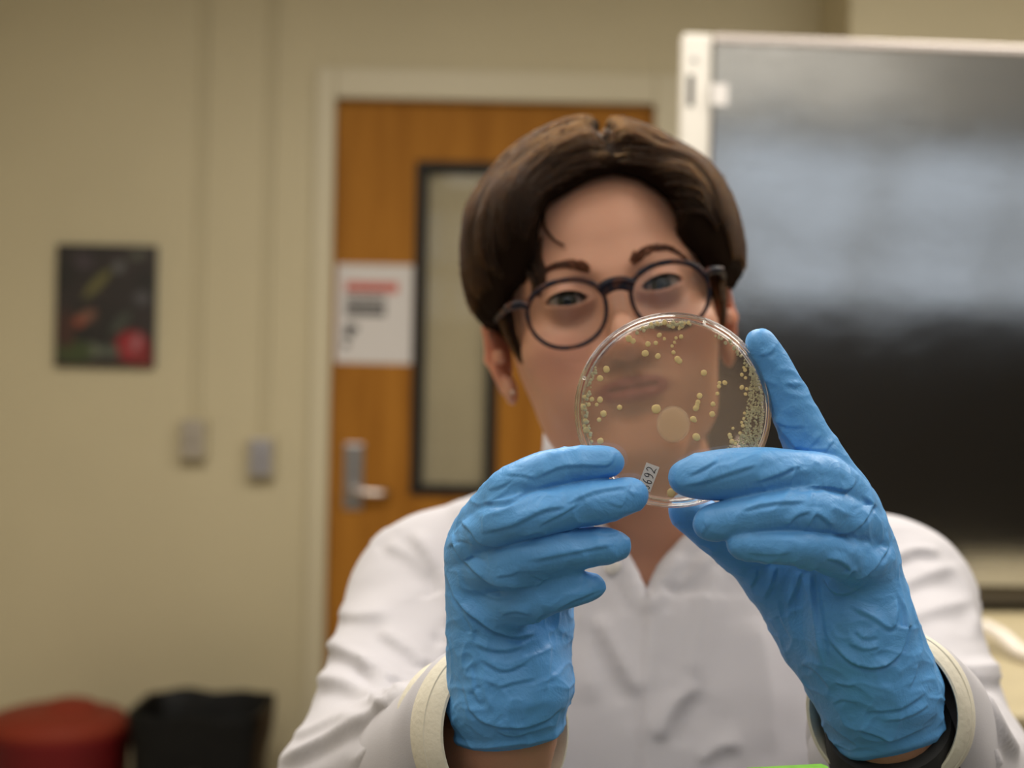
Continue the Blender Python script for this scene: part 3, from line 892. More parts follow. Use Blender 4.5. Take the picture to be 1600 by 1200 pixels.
for s in (-1, 1):
    bm = bmesh.new(); bmesh.ops.create_uvsphere(bm, u_segments=32, v_segments=20, radius=.0122)
    me = bpy.data.meshes.new('eye'); bm.to_mesh(me); bm.free()
    e = obj('eye', me, M_eye)
    tgt = Vector(hl(CAM + np.array([0.02, 0, .0]))) - Vector((s * .0313, .0128, .001))
    e.matrix_world = HM @ Matrix.Translation((s * .0313, .0128, .001)) @ tgt.to_track_quat('-Y', 'Z').to_matrix().to_4x4()
    put(e, person)

# ---- hair
def face_y(x, z, y0=-.05):
    h = BVH.ray_cast(Vector((x, y0, z)), Vector((0, 1, 0)))
    return h
HAIRLINE = [(17, 80.5), (0, 79), (-16, 74), (-31, 68), (-39, 58), (-43, 47), (-45, 38), (-50, 27), (-55, 20), (-66, 16), (-71, 4), (-76, -6), (-90, -12), (-110, -20), (-110, -140), (110, -140), (110, -20), (95, -8),
            (84, 0), (74, 3), (68, 8), (62, 16), (52, 26), (49.5, 36), (53, 46), (50, 57), (42, 67), (31, 76)]
def hair_field():
    c = hw((0, .09, .05)); st = .0018
    f = Field(np.arange(c[0] - .125, c[0] + .125, st), np.arange(c[1] - .14, c[1] + .14, st), np.arange(c[2] - .12, c[2] + .11, st))
    A = f.add; K = f.cut
    A(E((2, 96, 36), (89, 101, 92)))
    A(E((-52, 62, 50), (41, 55, 52)), .02); A(E((54, 62, 46), (40, 55, 52)), .02)
    A(E((-62, 74, 24), (27, 40, 38)), .02); A(E((67, 74, 18), (26, 40, 36)), .02)
    A(E((0, 60, 84), (62, 62, 44)), .02)
    A(E((-46, 18, 62), (20, 22, 26)), .02); A(E((54, 20, 56), (18, 22, 26)), .02)
    A(C((-60, 30, 44), (-60, 36, 14), 15, 9), .015); A(C((66, 32, 40), (68, 38, 12), 14, 8), .015)
    K(C((15, -10, 95), (13, 120, 143), 5.5, 4), .014)                    # the parting
    hp = [(x * mm, z * mm) for x, z in HAIRLINE]
    def opening(X, Y, Z):
        x, y, z = local(X, Y, Z, HF)
        d = poly_sdf(x, z, hp)
        return np.maximum(d, y - .083)
    f_lo, f_hi = c - .2, c + .2
    K((opening, f_lo, f_hi), .007)
    def below(X, Y, Z):
        x, y, z = local(X, Y, Z, HF)
        return z + .004 + (y - .07) * .55 
    def below2(X, Y, Z):
        x, y, z = local(X, Y, Z, HF)
        return np.maximum(z - .001 + np.maximum(y - .08, 0) * .5, -1)
    K((below2, f_lo, f_hi), .01)
    return f
hf = hair_field()
HV, HQ = hf.nets(); del hf
HV = relax(HV, HQ, 3, .5)
HL = hl(HV)
HN = vnormals(HL, HQ)
PART = .015
def flow(p):
    x = p[:, 0] - PART; s = np.where(x >= 0, 1.0, -1.0)
    wd = np.clip((np.abs(x) - .025) / .055, 0, 1); wd = wd * wd * (3 - 2 * wd)
    v = np.stack([s * (1 - .93 * wd), np.where(p[:, 1] < .06, -.25, .25) * (1 - wd) + .10 * wd, -wd - .05], 1)
    return v / np.linalg.norm(v, axis=1)[:, None]
# combed grooves in the mass of hair
fl = flow(HL)
cross = np.cross(fl, HN); cross /= np.linalg.norm(cross, axis=1)[:, None] + 1e-9
ang_ = np.arctan2(HL[:, 1] - .05, np.abs(HL[:, 0] - PART) + .02 + np.maximum(.09 - HL[:, 2], 0) * .9)
groove = np.stack([HL[:, 1] * 1.0 + .25 * HL[:, 2] * np.sign(HL[:, 0] - PART) * 0, np.sign(HL[:, 0] - PART) * .1, .12 * (HL[:, 2] - np.abs(HL[:, 0]))], 1)
amp = vnoise(groove, 160, 3) * .0013 + vnoise(groove, 70, 5) * .0022
HL = HL + HN * amp[:, None]
M_hair = mat('hair_mass', (.012, .006, .003, 1), .85, spec=.04)
hair = obj('hair', mesh_np('hair', HL, HQ), M_hair); hair.matrix_world = HM; put(hair, person)
HN = vnormals(HL, HQ)
hb = BVHTree.FromPolygons([Vector(v) for v in HL], [tuple(q) for q in HQ.tolist()])
def hair_strands(n, steps, seglen):
    w_ = (HN[:, 1] < .55) & (HL[:, 2] > .010)
    idx = np.nonzero(w_)[0]
    seeds = RNG.choice(idx, n)
    p = HL[seeds] + RNG.normal(0, .0012, (n, 3))
    lift = RNG.uniform(.0002, .0022, n); ln = RNG.uniform(.6, 1.25, n)
    side = np.where(p[:, 0] >= PART, 1.0, -1.0)
    jit = RNG.normal(0, .10, (n, 3))
    out = [p.copy()]; dead = np.zeros(n, bool); cnt = np.ones(n, int)
    for k in range(steps):
        v = flow(np.where((np.sign(p[:, :1] - PART) == side[:, None]), p, np.concatenate([np.full((n, 1), PART) + side[:, None] * .001, p[:, 1:]], 1))) + jit
        q = p + v * (seglen * ln)[:, None]
        for i in range(n):
            h = hb.find_nearest(Vector(q[i]))
            if h[0] is not None:
                c0, nn = np.array(h[0]), np.array(h[1])
                if q[i, 2] < .001 - lift[i] * 3 - max(q[i, 1] - .08, 0) * .5 or dead[i]: q[i] = p[i]; dead[i] = True; continue
                tgt = c0 + nn * lift[i]
                # below the fringe the strand hangs free
                if nn[2] < -.3: dead[i] = True; q[i] = p[i]; continue
                q[i] = tgt
        cnt += ~dead
        p = q; out.append(p.copy())
    A_ = np.stack(out, 1)
    return [A_[i, :cnt[i]] for i in range(n) if cnt[i] >= 4]
ST = hair_strands(7000, 9, .0065)
def curves_obj(name, ST, r0, r1, m):
    hc = bpy.data.hair_curves.new(name)
    L_ = [len(a) for a in ST]
    hc.add_curves(L_)
    hc.points.foreach_set('position', np.concatenate(list(ST)).reshape(-1).astype(np.float32))
    rad = np.concatenate([np.concatenate([np.full(k // 2, r0), np.linspace(r0, r1, k - k // 2)]) for k in L_]).astype(np.float32)
    at = hc.attributes.get('radius') or hc.attributes.new('radius', 'FLOAT', 'POINT')
    at.data.foreach_set('value', rad)
    o = bpy.data.objects.new(name, hc); COL.objects.link(o); hc.materials.append(m)
    return o
def hair_bsdf():
    m = bpy.data.materials.new('hair_strand'); m.use_nodes = True; nt = m.node_tree
    nt.nodes.remove(nt.nodes['Principled BSDF'])
    h = nd(nt, 'ShaderNodeBsdfHairPrincipled', parametrization='COLOR')
    h.inputs['Color'].default_value = (.0125, .0045, .0012, 1); h.inputs['IOR'].default_value = 1.28; h.inputs['Roughness'].default_value = .5; h.inputs['Radial Roughness'].default_value = .45

    nt.links.new(h.outputs[0], nt.nodes['Material Output'].inputs[0]); return m
M_strand = hair_bsdf()
hs = curves_obj('strands', ST, .00028, .00010, M_strand); hs.matrix_world = HM; put(hs, hair); hs['kind'] = 'stuff'

# hair tufts in front of the ears and the stray lock on the forehead
def lock(pts, r, n, spread, seedlen=1.0):
    L = []
    base = catmull(np.array(pts) * mm, 4)
    for i in range(n):
        j = RNG.normal(0, spread * mm, 3); j2 = RNG.normal(0, spread * mm * .5, 3)
        t = np.linspace(0, 1, len(base))[:, None]
        L.append(base + j * (1 - t) + j2 * t)
    return np.stack(L)
LK = np.concatenate([lock([(-72, 42, 12), (-73, 40, -2), (-71, 39, -16), (-66, 40, -30)], 1, 170, 2.4),
                     lock([(-71, 44, 6), (-70, 42, -10), (-68, 41, -20), (-67, 42, -26)], 1, 120, 2.6),
                     lock([(73, 42, 12), (74, 40, -4), (73, 39, -18), (70, 40, -30)], 1, 150, 2.2)])
lk = curves_obj('sideburns', LK, .00028, .0001, M_strand); lk.matrix_world = HM; put(lk, hair); lk['kind'] = 'stuff'
def on_face(x, z, off):
    h = face_y(x * mm, z * mm)
    return np.array([x * mm, (h[0].y if h[0] is not None else .02) - off * mm, z * mm])
FR = []
for pts, n, sp in (([(-36, 62), (-37, 52), (-33, 42), (-27, 36)], 26, .9), ([(-44, 46), (-46, 34), (-45, 24), (-46, 14)], 80, 2.6), ([(-50, 40), (-52, 28), (-50, 18), (-49, 8)], 70, 2.2)):
    b0 = np.array([on_face(x, z, 2.5) for x, z in pts])
    b0 = catmull(b0, 3)
    for i in range(n):
        t = np.linspace(0, 1, len(b0))[:, None]
        FR.append(b0 + RNG.normal(0, sp * mm, 3) * (1 - .6 * t) + RNG.normal(0, .25 * sp * mm, 3) * t)
fr_ = curves_obj('fringe', np.stack(FR), .00026, .00008, M_strand); fr_.matrix_world = HM; put(fr_, hair); fr_['kind'] = 'stuff'
# brows
BR = []
for s in (-1, 1):
    arc = catmull(np.array([(13.5, 16.0), (20, 20), (29, 23.4), (38, 23.6), (45, 20.5), (52, 14.5)]), 8)
    for i in range(420):
        t = RNG.uniform(0, 1); k = t * (len(arc) - 2); i0 = int(k); a = arc[i0] + (arc[i0 + 1] - arc[i0]) * (k - i0)
        d = arc[i0 + 1] - arc[i0]; d /= np.linalg.norm(d); nn = np.array([-d[1], d[0]])
        wdt = 3.3 * (1 - .75 * t) * (1 if t > .06 else .7)
        a = a + nn * RNG.uniform(-1, 1) * wdt
        dirn = d * 1.0 + nn * (.55 * (1 - t) - .35 * t); L_ = RNG.uniform(3.5, 6.0)
        pp = []
        for q in (0, .5, 1):
            xy = a + dirn * L_ * q
            pp.append(on_face(s * xy[0], xy[1], .25 + .6 * (1 - abs(q - .4))))
        BR.append(np.array(pp))
br = curves_obj('eyebrows', np.stack(BR), .00022, .00008, M_strand); br.matrix_world = HM; put(br, person); br['kind'] = 'stuff'
# lash lines
for s in (-1, 1):
    pp = []
    for u in np.linspace(-.92, .92, 12):
        x = s * 31.3 + u * 13.6 * s; z = .6 + s * (x - s * 31.3) * .06 + 4.4 * (1 - u * u * (.75 + .25 * u * u)) + .2
        y = 13.2 - math.sqrt(max(14.8 ** 2 - (u * 13.6) ** 2 - (z - 1) ** 2, 0)) 
        pp.append((x * mm, (y - .2) * mm, z * mm))
    e = obj('eyelashes', tube_me('eyelashes', pp, [.0004] + [.0011] * 10 + [.0006], n=8, ref=(0, 0, 1)), M_hair); e.matrix_world = HM; put(e, person)
# small ear stud
bm = bmesh.new(); bmesh.ops.create_icosphere(bm, subdivisions=2, radius=.0016); me = bpy.data.meshes.new('ear_stud'); bm.to_mesh(me); bm.free()
st = obj('ear_stud', me, mat('pale_stud', (.75, .6, .5, 1), .25, metal=.6)); st.matrix_world = HM @ Matrix.Translation((-.0765, .0805, -.046)); put(st, person)

# ------------------------------------------------------------------ eyeglasses
eg = empty('eyeglasses', hw((0, -.014, 0)), 'round dark tortoiseshell eyeglasses worn on the face behind the dish', 'eyeglasses')
def tort():
    m = mat('tortoiseshell', (.02, .015, .02, 1), .4, spec=.15)
    nt = m.node_tree; b = nt.nodes['Principled BSDF']
    tc = nd(nt, 'ShaderNodeTexCoord'); n = nd(nt, 'ShaderNodeTexNoise'); n.inputs['Scale'].default_value = 170; n.inputs['Detail'].default_value = 2
    r = nd(nt, 'ShaderNodeValToRGB'); r.color_ramp.elements[0].position = .48; r.color_ramp.elements[0].color = (.010, .009, .016, 1)
    r.color_ramp.elements[1].position = .66; r.color_ramp.elements[1].color = (.075, .028, .018, 1)
    nt.links.new(tc.outputs['Object'], n.inputs['Vector']); nt.links.new(n.outputs['Fac'], r.inputs[0]); nt.links.new(r.outputs[0], b.inputs['Base Color'])
    return m
M_tort = tort()
def rim(s):
    pts = []
    for a in np.linspace(0, 2 * math.pi, 56, endpoint=False):
        c, n_ = math.cos(a), math.sin(a)
        rx_ = 25.2 * (abs(c) ** .92) * (1 if c >= 0 else -1); rz = (20.5 if n_ > 0 else 22.5) * (abs(n_) ** .92) * (1 if n_ >= 0 else -1)
        rx_ *= 1 + .07 * (n_ if n_ > 0 else n_ * .8)
        x = 33.5 + rx_; z = -9.5 + rz
        y = -15.5 + .0022 * (x - 8) ** 2 + .10 * (0 - z) * .6
        pts.append((s * x, y, z))
    return np.array(pts) * mm
arr = []
RIMS = {}
for s in (-1, 1):
    p = rim(s); RIMS[s] = p
    zt_ = p[:, 2]
    rad = np.where(zt_ > -.002, .0019, .00145) 
    arr.append(tube_arrays(p, rad, n=10, ref=(0, 1, 0), closed=True, flat=.8))
    arr.append(tube_arrays(catmull(np.array([(s * 57, -10, -1), (s * 61, -8, 1.5), (s * 66, -4.5, 2), (s * 70, 1, 2)]) * mm, 4), [.0027] * 13, n=10, ref=(0, 0, 1)))
arr.append(tube_arrays(catmull(np.array([(-11, -15.4, 1.0), (-6, -17, 3.6), (0, -17.6, 4.4), (6, -17, 3.6), (11, -15.4, 1.0)]) * mm, 5), .0030, n=12, ref=(0, 1, 0)))
arr.append(tube_arrays(catmull(np.array([(-10, -15.0, -3.0), (-5, -16.6, -.4), (0, -17.2, .4), (5, -16.6, -.4), (10, -15.0, -3.0)]) * mm, 5), .0022, n=12, ref=(0, 1, 0)))
g = obj('frame', cleanup(mesh_np('frame', *join_arrays(arr))), M_tort); g.matrix_world = HM; put(g, eg)
for s in (-1, 1):
    p = RIMS[s]; c = p.mean(0); n = len(p)
    V = np.concatenate([p, p + np.array([0, .0012, 0]), [c + np.array([0, -.0012, 0])], [c + np.array([0, .0000, 0])]])
    fs = [(2 * n, (i + 1) % n, i) for i in range(n)] + [(2 * n + 1, n + i, n + (i + 1) % n) for i in range(n)] + [(i, (i + 1) % n, n + (i + 1) % n, n + i) for i in range(n)]
    l = obj('lens', cleanup(mesh_np('lens', V, fs)), thin_glass('lens_glass', (.985, .985, .985, 1), .014)); l.matrix_world = HM; put(l, eg)
    tp = catmull(np.array([(s * 70.5, 3, 2), (s * 77, 40, 2.5), (s * 81, 80, 4), (s * 82, 96, 0), (s * 80, 108, -14)]) * mm, 5)
    q = obj('temple', tube_me('temple', tp, .0021, n=10, ref=(0, 0, 1)), M_tort); q.matrix_world = HM; put(q, eg)
    h_ = obj('hinge', box_me('hinge', (s * .0712 - .0010, -.0008, .0012), (s * .0712 + .0010, .003, .0036), .0006), M_steel); h_.matrix_world = HM; put(h_, eg)
    h_['label'] = 'silver hinge pin'
# ------------------------------------------------------------------ gloves
def glove_mat():
    m = mat('blue_nitrile', (.105, .335, .70, 1), .46, spec=.32)
    nt = m.node_tree; b = nt.nodes['Principled BSDF']
    b.inputs['Subsurface Weight'].default_value = .08; b.inputs['Subsurface Radius'].default_value = (.2, .5, 1); b.inputs['Subsurface Scale'].default_value = .003
    tc = nd(nt, 'ShaderNodeTexCoord')
    n1 = nd(nt, 'ShaderNodeTexNoise'); n1.inputs['Scale'].default_value = 55; n1.inputs['Detail'].default_value = 4; n1.inputs['Distortion'].default_value = 1.4
    n2 = nd(nt, 'ShaderNodeTexNoise'); n2.inputs['Scale'].default_value = 900; n2.inputs['Detail'].default_value = 1
    n3 = nd(nt, 'ShaderNodeTexNoise'); n3.inputs['Scale'].default_value = 75; n3.inputs['Detail'].default_value = 2; n3.inputs['Distortion'].default_value = 2.5
    sb = nd(nt, 'ShaderNodeMath', operation='SUBTRACT'); sb.inputs[1].default_value = .5
    ab = nd(nt, 'ShaderNodeMath', operation='ABSOLUTE'); pw = nd(nt, 'ShaderNodeMath', operation='POWER'); pw.inputs[1].default_value = .6
    b3 = nd(nt, 'ShaderNodeBump'); b3.inputs['Distance'].default_value = .0011; b3.inputs['Strength'].default_value = .2; b3.invert = True
    nt.links.new(tc.outputs['Object'], n3.inputs['Vector']); nt.links.new(n3.outputs['Fac'], sb.inputs[0]); nt.links.new(sb.outputs[0], ab.inputs[0]); nt.links.new(ab.outputs[0], pw.inputs[0]); nt.links.new(pw.outputs[0], b3.inputs['Height'])
    b1 = nd(nt, 'ShaderNodeBump'); b1.inputs['Distance'].default_value = .0011; b1.inputs['Strength'].default_value = .8
    b2 = nd(nt, 'ShaderNodeBump'); b2.inputs['Distance'].default_value = .00006
    nt.links.new(tc.outputs['Object'], n1.inputs['Vector']); nt.links.new(tc.outputs['Object'], n2.inputs['Vector'])
    nt.links.new(n1.outputs['Fac'], b1.inputs['Height']); nt.links.new(n2.outputs['Fac'], b2.inputs['Height'])
    nt.links.new(b1.outputs[0], b3.inputs['Normal']); nt.links.new(b3.outputs[0], b2.inputs['Normal']); nt.links.new(b2.outputs[0], b.inputs['Normal'])
    return m
M_glove = glove_mat()

CREASE_A = [
    ([(832, 749), (875, 730), (910, 727), (950, 727), (961, 708)], 3.6, .0009), ([(790, 741), (815, 742), (838, 748)], 3, .0006),
    ([(758, 786), (795, 783), (822, 768)], 5, .0016), ([(752, 832), (800, 820), (850, 797), (885, 792)], 4, .0011), ([(840, 821), (880, 801), (905, 786)], 3, .0009),
    ([(882, 789), (930, 768), (985, 759)], 5, .0008), ([(707, 828), (713, 857), (742, 890), (772, 911), (802, 916), (842, 914)], 5, .0018),
    ([(718, 812), (737, 830), (750, 845), (770, 851), (797, 851)], 4.5, .0014), ([(820, 876), (872, 867), (922, 857), (958, 851)], 4.5, .0009),
    ([(697, 896), (715, 937), (745, 965), (780, 987), (810, 995), (838, 989)], 5, .0024), ([(743, 1005), (765, 1014), (790, 1016), (822, 1009)], 5, .0012),
    ([(748, 1027), (778, 1045), (800, 1045), (828, 1029)], 4.5, .0011), ([(758, 1061), (780, 1072), (800, 1067), (838, 1059)], 4.5, .001),
    ([(722, 1066), (738, 1110), (765, 1130), (815, 1135), (856, 1122), (877, 1104)], 4.5, .0014), ([(770, 1136), (800, 1150), (832, 1140)], 4, .001),
    ([(830, 897), (846, 905), (838, 915)], 3, .001), ([(818, 835), (840, 829), (852, 833)], 3.5, .001), ([(726, 872), (742, 868), (760, 872)], 3.5, .0006),
    ([(775, 900), (800, 897), (812, 890)], 3, .0008), ([(945, 782), (970, 791), (978, 776)], 2.6, .0005), ([(985, 752), (984, 766), (994, 776)], 3, .0006),
    ([(930, 925), (905, 934), (880, 946), (855, 961)], 4, .0012), ([(850, 958), (838, 968), (845, 975)], 3.5, .001), ([(720, 945), (735, 975), (742, 1000)], 4.5, .0009),
    ([(860, 1000), (858, 1040), (852, 1080)], 6, .0007), ([(735, 1040), (742, 1080), (752, 1100)], 5, .0009), ([(760, 765), (780, 760), (800, 748)], 4, .0006),
    ([(712, 848), (722, 844), (740, 850)], 3, .0005), ([(748, 925), (775, 935), (800, 933)], 4, .0008), ([(782, 962), (805, 955), (830, 962)], 4, .0009), ([(924, 833), (950, 836), (968, 832)], 3, .0005)]
CREASE_B = [
    ([(1186, 556), (1206, 550), (1210, 538)], 3.2, .0008), ([(1229, 596), (1243, 606), (1239, 594)], 2.8, .0007), ([(1212, 657), (1234, 666), (1258, 666)], 3.5, .0007),
    ([(1209, 652), (1228, 680), (1249, 704)], 4, .0012), ([(1288, 706), (1294, 697), (1302, 689)], 3, .0007), ([(1262, 701), (1275, 688), (1283, 678)], 2.6, .0005),
    ([(1066, 757), (1100, 752), (1147, 737), (1182, 726)], 4.5, .001), ([(1074, 743), (1102, 730), (1122, 719)], 4, .0009), ([(1180, 753), (1218, 741), (1242, 731), (1234, 758)], 4.2, .0013),
    ([(1244, 763), (1290, 760), (1322, 765), (1337, 749)], 4, .0015), ([(1158, 798), (1200, 787), (1257, 782)], 4.5, .0009), ([(1229, 822), (1245, 806), (1266, 799)], 3.5, .0013),
    ([(1263, 822), (1275, 803), (1301, 822)], 3.5, .0013), ([(1348, 774), (1360, 790), (1350, 812), (1325, 830), (1300, 832)], 4.5, .0017), ([(1388, 832), (1384, 860), (1360, 890), (1328, 913)], 4.5, .0016),
    ([(1288, 905), (1304, 925), (1326, 926), (1352, 911)], 4, .0018), ([(1290, 872), (1312, 877), (1328, 892), (1315, 908)], 3.5, .0014), ([(1316, 905), (1330, 915), (1345, 905)], 3, .001),
    ([(1290, 988), (1308, 1013), (1332, 1034), (1362, 1042), (1391, 1034), (1411, 1007), (1414, 961), (1402, 926)], 4.2, .0022), ([(1328, 946), (1362, 964), (1394, 981), (1401, 937)], 5, .0013),
    ([(1326, 1004), (1350, 1014), (1374, 1010)], 4, .001), ([(1335, 985), (1352, 997), (1372, 993)], 4, .0009), ([(1342, 1136), (1367, 1148), (1402, 1156), (1459, 1132)], 4.5, .0014),
    ([(1352, 1112), (1402, 1107), (1448, 1082)], 4, .001), ([(1420, 1073), (1430, 1055), (1433, 1038)], 4, .0009), ([(1380, 1128), (1420, 1118), (1452, 1100)], 4, .0009),
    ([(1212, 886), (1206, 910), (1194, 938)], 4.5, .0013), ([(1252, 893), (1244, 918), (1230, 948)], 4.5, .0012), ([(1266, 893), (1275, 960), (1288, 1040)], 6, .0024), ([(1182, 888), (1180, 905), (1172, 918)], 4, .001),
    ([(1216, 936), (1222, 970), (1240, 1000)], 5, .0008), ([(1252, 1036), (1275, 1048), (1298, 1075)], 5, .0012), ([(1305, 1064), (1322, 1070), (1340, 1066)], 3.5, .0008), ([(1165, 862), (1200, 866), (1240, 862)], 4, .0006),
    ([(1158, 874), (1180, 880), (1210, 877)], 4, .0008), ([(1236, 877), (1256, 890), (1278, 886)], 3.5, .001), ([(1095, 836), (1103, 826), (1100, 812)], 3.2, .0005), ([(1300, 1100), (1318, 1092), (1340, 1098)], 4, .0007)]

def make_glove(h, wrist, cut_c, cut_n, strokes, seed, label):
    prims = hand_prims(h)
    lo = np.min([p[1] for _, p in prims], 0) - .006; hi = np.max([p[2] for _, p in prims], 0) + .006
    lo[2] = max(lo[2], CAM[2] - .215)
    st = .00075
    f = Field(*[np.arange(lo[i], hi[i], st) for i in range(3)])
    for k, p in prims:
        if k == 'palm': f.add(p, .016)
    G = None
    for fin in ('thumb', 'index', 'middle', 'ring', 'little'):
        g = Field(*f.ax)
        for k, p in prims:
            if k == fin: g.add(p, .0025)
        G = g.f if G is None else smin(G, g.f, .0010)
    f.f = smin(f.f, G, .0065); del G
    def plane(X, Y, Z): return -((X - cut_c[0]) * cut_n[0] + (Y - cut_c[1]) * cut_n[1] + (Z - cut_c[2]) * cut_n[2]) + 0 * X
    f.cut((plane, lo - 1, hi + 1), .0015)
    V, Q = f.nets(); V = relax(V, Q, 3, .5)
    N = vnormals(V, Q)
    px, py, vis = visible_mask(V, N)
    off = sculpt(V, N, px, py, vis, [(a, b * .8, c * .95) for a, b, c in strokes], True)
    w1 = vnoise(V, 34, seed); w2 = vnoise(V + np.stack([w1, w1, w1], 1) * .012, 95, seed + 1)
    ridge = (1 - np.abs(w2)) ** 3
    off += .0007 * ridge - .0002 + .0006 * vnoise(V, 48, seed + 2)
    q1 = vnoise(V * np.array([1, 1, 1.9]) + np.stack([w1, w2, w1], 1) * .006, 60, seed + 5)
    off += (.0010 * (1 - np.abs(q1)) ** 5 - .0002) * np.clip(1.15 + ((V - cut_c) @ cut_n) / .085, .15, 1)
    # loose film towards the wrist, rolled bead at the hem
    dpl = ((V - cut_c) @ cut_n)
    hem = np.exp(-((dpl + .0035) / .0022) ** 2) * .0012
    loose = np.clip(1 + dpl / .06, 0, 1) * .0020 * vnoise(np.stack([V[:, 0], V[:, 1], V[:, 2] * 2.6], 1), 42, seed + 3)
    off += hem + loose
    V = V + N * np.where(dpl > -.0004, 0, off)[:, None]
    V = relax(V, Q, 1, .35)
    o = obj('glove', mesh_np('glove', V, Q), M_glove, person); o['label'] = label
    return o
nA = (P(800, 1150, .70) - P(780, 1000, .69)); nA = P(775, 1165, .70) - P(775, 1000, .70) + RT * .006; nA /= np.linalg.norm(nA)
make_glove(HAND_A, ARM_A[2], P(797, 1148, .712), nA, CREASE_A, 21, 'blue nitrile glove with four fingers across the lower left of the dish')
nB = P(1400, 1172, .70) - P(1352, 1000, .70); nB /= np.linalg.norm(nB)
make_glove(HAND_B, ARM_B[2], P(1385, 1160, .712), nB, CREASE_B, 41, 'blue nitrile glove with its forefinger raised along the dish edge')

# ------------------------------------------------------------------ lab coat
M_coat = mat('white_cotton', (.475, .46, .497, 1), .9, bump=.00012, bump_scale=1400, sheen=.1)
M_cuff = mat('cream_rib_knit', (.66, .62, .52, 1), .9, bump=.0004, bump_scale=300)
VNECK = [(860, 640), (866, 690), (890, 742), (930, 805), (968, 858), (992, 900), (1012, 941), (1022, 918), (1036, 884), (1062, 850), (1092, 822), (1135, 760), (1150, 690), (1155, 640)]
def coat_field():
    f = Field(np.arange(-.27, .44, .0034), np.arange(.70, 1.27, .0034), np.arange(.62, 1.335, .0034), .05)
    A = f.add; K = f.cut
    A(capsule(P(684, 953, 1.085), P(1380, 950, 1.095), .060, .060), .0)
    A(capsule(P(715, 888, 1.09), P(905, 822, 1.085), .036, .044), .035); A(capsule(P(1330, 893, 1.10), P(1110, 832, 1.085), .038, .044), .035)
    A(ellipsoid(P(1005, 1055, 1.105), (.178, .112, .165)), .05)
    A(ellipsoid(P(1005, 1400, 1.035), (.175, .125, .30)), .06)
    for arm, r0, r1, r2 in ((ARM_A, .058, .062, .050), (ARM_B, .058, .062, .050)):
        A(capsule(arm[0], arm[1], r0, r1), .03)
        e = arm[1] + (arm[2] - arm[1]) * .70
        A(capsule(arm[1], e, r1, r2), .025)
    # stand collar behind the neck
    cc = P(1006, 728, 1.075)
    def collar(X, Y, Z):
        x, y, z = X - cc[0], Y - cc[1], Z - cc[2]
        z2 = z - y * .55
        rr = np.sqrt((x / 1.0) ** 2 + (y / .95) ** 2) - .069
        return np.sqrt(np.maximum(np.abs(rr) - .003, 0) ** 2 + np.maximum(np.abs(z2) - .018, 0) ** 2) - .0035
    A((collar, cc - .11, cc + .11), .012)
    def vcut(X, Y, Z):
        q = [X - CAM[0], Y - CAM[1], Z - CAM[2]]
        d = q[1]; px = 800 + (q[0] * RT[0] + q[2] * RT[2]) / d * F; py = 600 - (q[0] * UP[0] + q[2] * UP[2]) / d * F
        return np.maximum(poly_sdf(px, py, VNECK) * d / F, d - 1.125)
    lo, hi = P(850, 945, .9) - .0, P(1160, 630, 1.2); lo = np.array([P(850, 945, .85)[0] - .02, .85, P(1010, 960, 1.2)[2] - .02]); hi = np.array([P(1160, 945, 1.2)[0] + .02, 1.14, P(1010, 640, 1.2)[2] + .05])
    K((vcut, lo, hi), .004)
    return f
cf = coat_field()
CV, CQ = cf.nets(); del cf
CV = relax(CV, CQ, 3, .5)
CN = vnormals(CV, CQ)
cpx, cpy, cvis = visible_mask(CV, CN, .02, 8)
FOLDS = [
    ([(470, 1002), (530, 1016), (590, 1050), (640, 1090)], 13, .0055), ([(478, 1062), (540, 1070), (600, 1100), (640, 1140)], 14, .005), ([(560, 1030), (590, 1070), (625, 1095)], 9, .004),
    ([(590, 985), (640, 1020), (668, 1050)], 10, .0045), ([(640, 830), (690, 910), (700, 990)], 14, .006), ([(600, 850), (640, 870), (672, 905)], 12, .003), ([(515, 955), (560, 965), (610, 962)], 12, .003),
    ([(430, 1195), (500, 1165), (570, 1120), (620, 1085)], 10, .006), ([(690, 985), (697, 1005), (700, 1030)], 7, .004), ([(540, 1200), (590, 1160), (622, 1110)], 10, .003), ([(455, 1150), (500, 1140), (560, 1115)], 10, .003),
    ([(615, 815), (590, 835), (575, 850)], 10, .004), ([(700, 800), (740, 800), (775, 790)], 20, .002),
    ([(930, 960), (965, 1030), (1000, 1090)], 18, .005), ([(1130, 870), (1100, 960), (1080, 1080)], 26, .004), ([(1090, 1070), (1050, 1110), (1030, 1160)], 16, .005), ([(1070, 870), (1045, 905), (1030, 935)], 10, .0035),
    ([(1120, 860), (1085, 895), (1050, 925)], 14, .0035), ([(1160, 1165), (1120, 1170), (1090, 1195)], 14, .003), ([(905, 900), (920, 1000), (930, 1100)], 30, .003), ([(1180, 960), (1200, 1060), (1210, 1180)], 30, .003),
    ([(1390, 880), (1430, 862), (1468, 868)], 9, .004), ([(1400, 925), (1440, 905), (1490, 890)], 12, .0035), ([(1410, 975), (1460, 955), (1520, 940)], 13, .003), ([(1475, 1045), (1520, 1048), (1570, 1040)], 12, .005),
    ([(1500, 1062), (1545, 1060), (1585, 1055)], 10, .006), ([(1525, 1080), (1550, 1130), (1590, 1190)], 11, .006), ([(1530, 1150), (1550, 1180), (1560, 1200)], 10, .004), ([(1480, 880), (1510, 930), (1530, 990)], 14, .003)]
off = sculpt(CV, CN, cpx, cpy, cvis, [(a, b * .75, c * .62) for a, b, c in FOLDS], True) + sculpt(CV, CN, cpx, cpy, cvis, [(a, b, c * .3) for a, b, c in FOLDS])
off += .0022 * vnoise(CV, 16, 31) + .0012 * vnoise(CV, 34, 32)
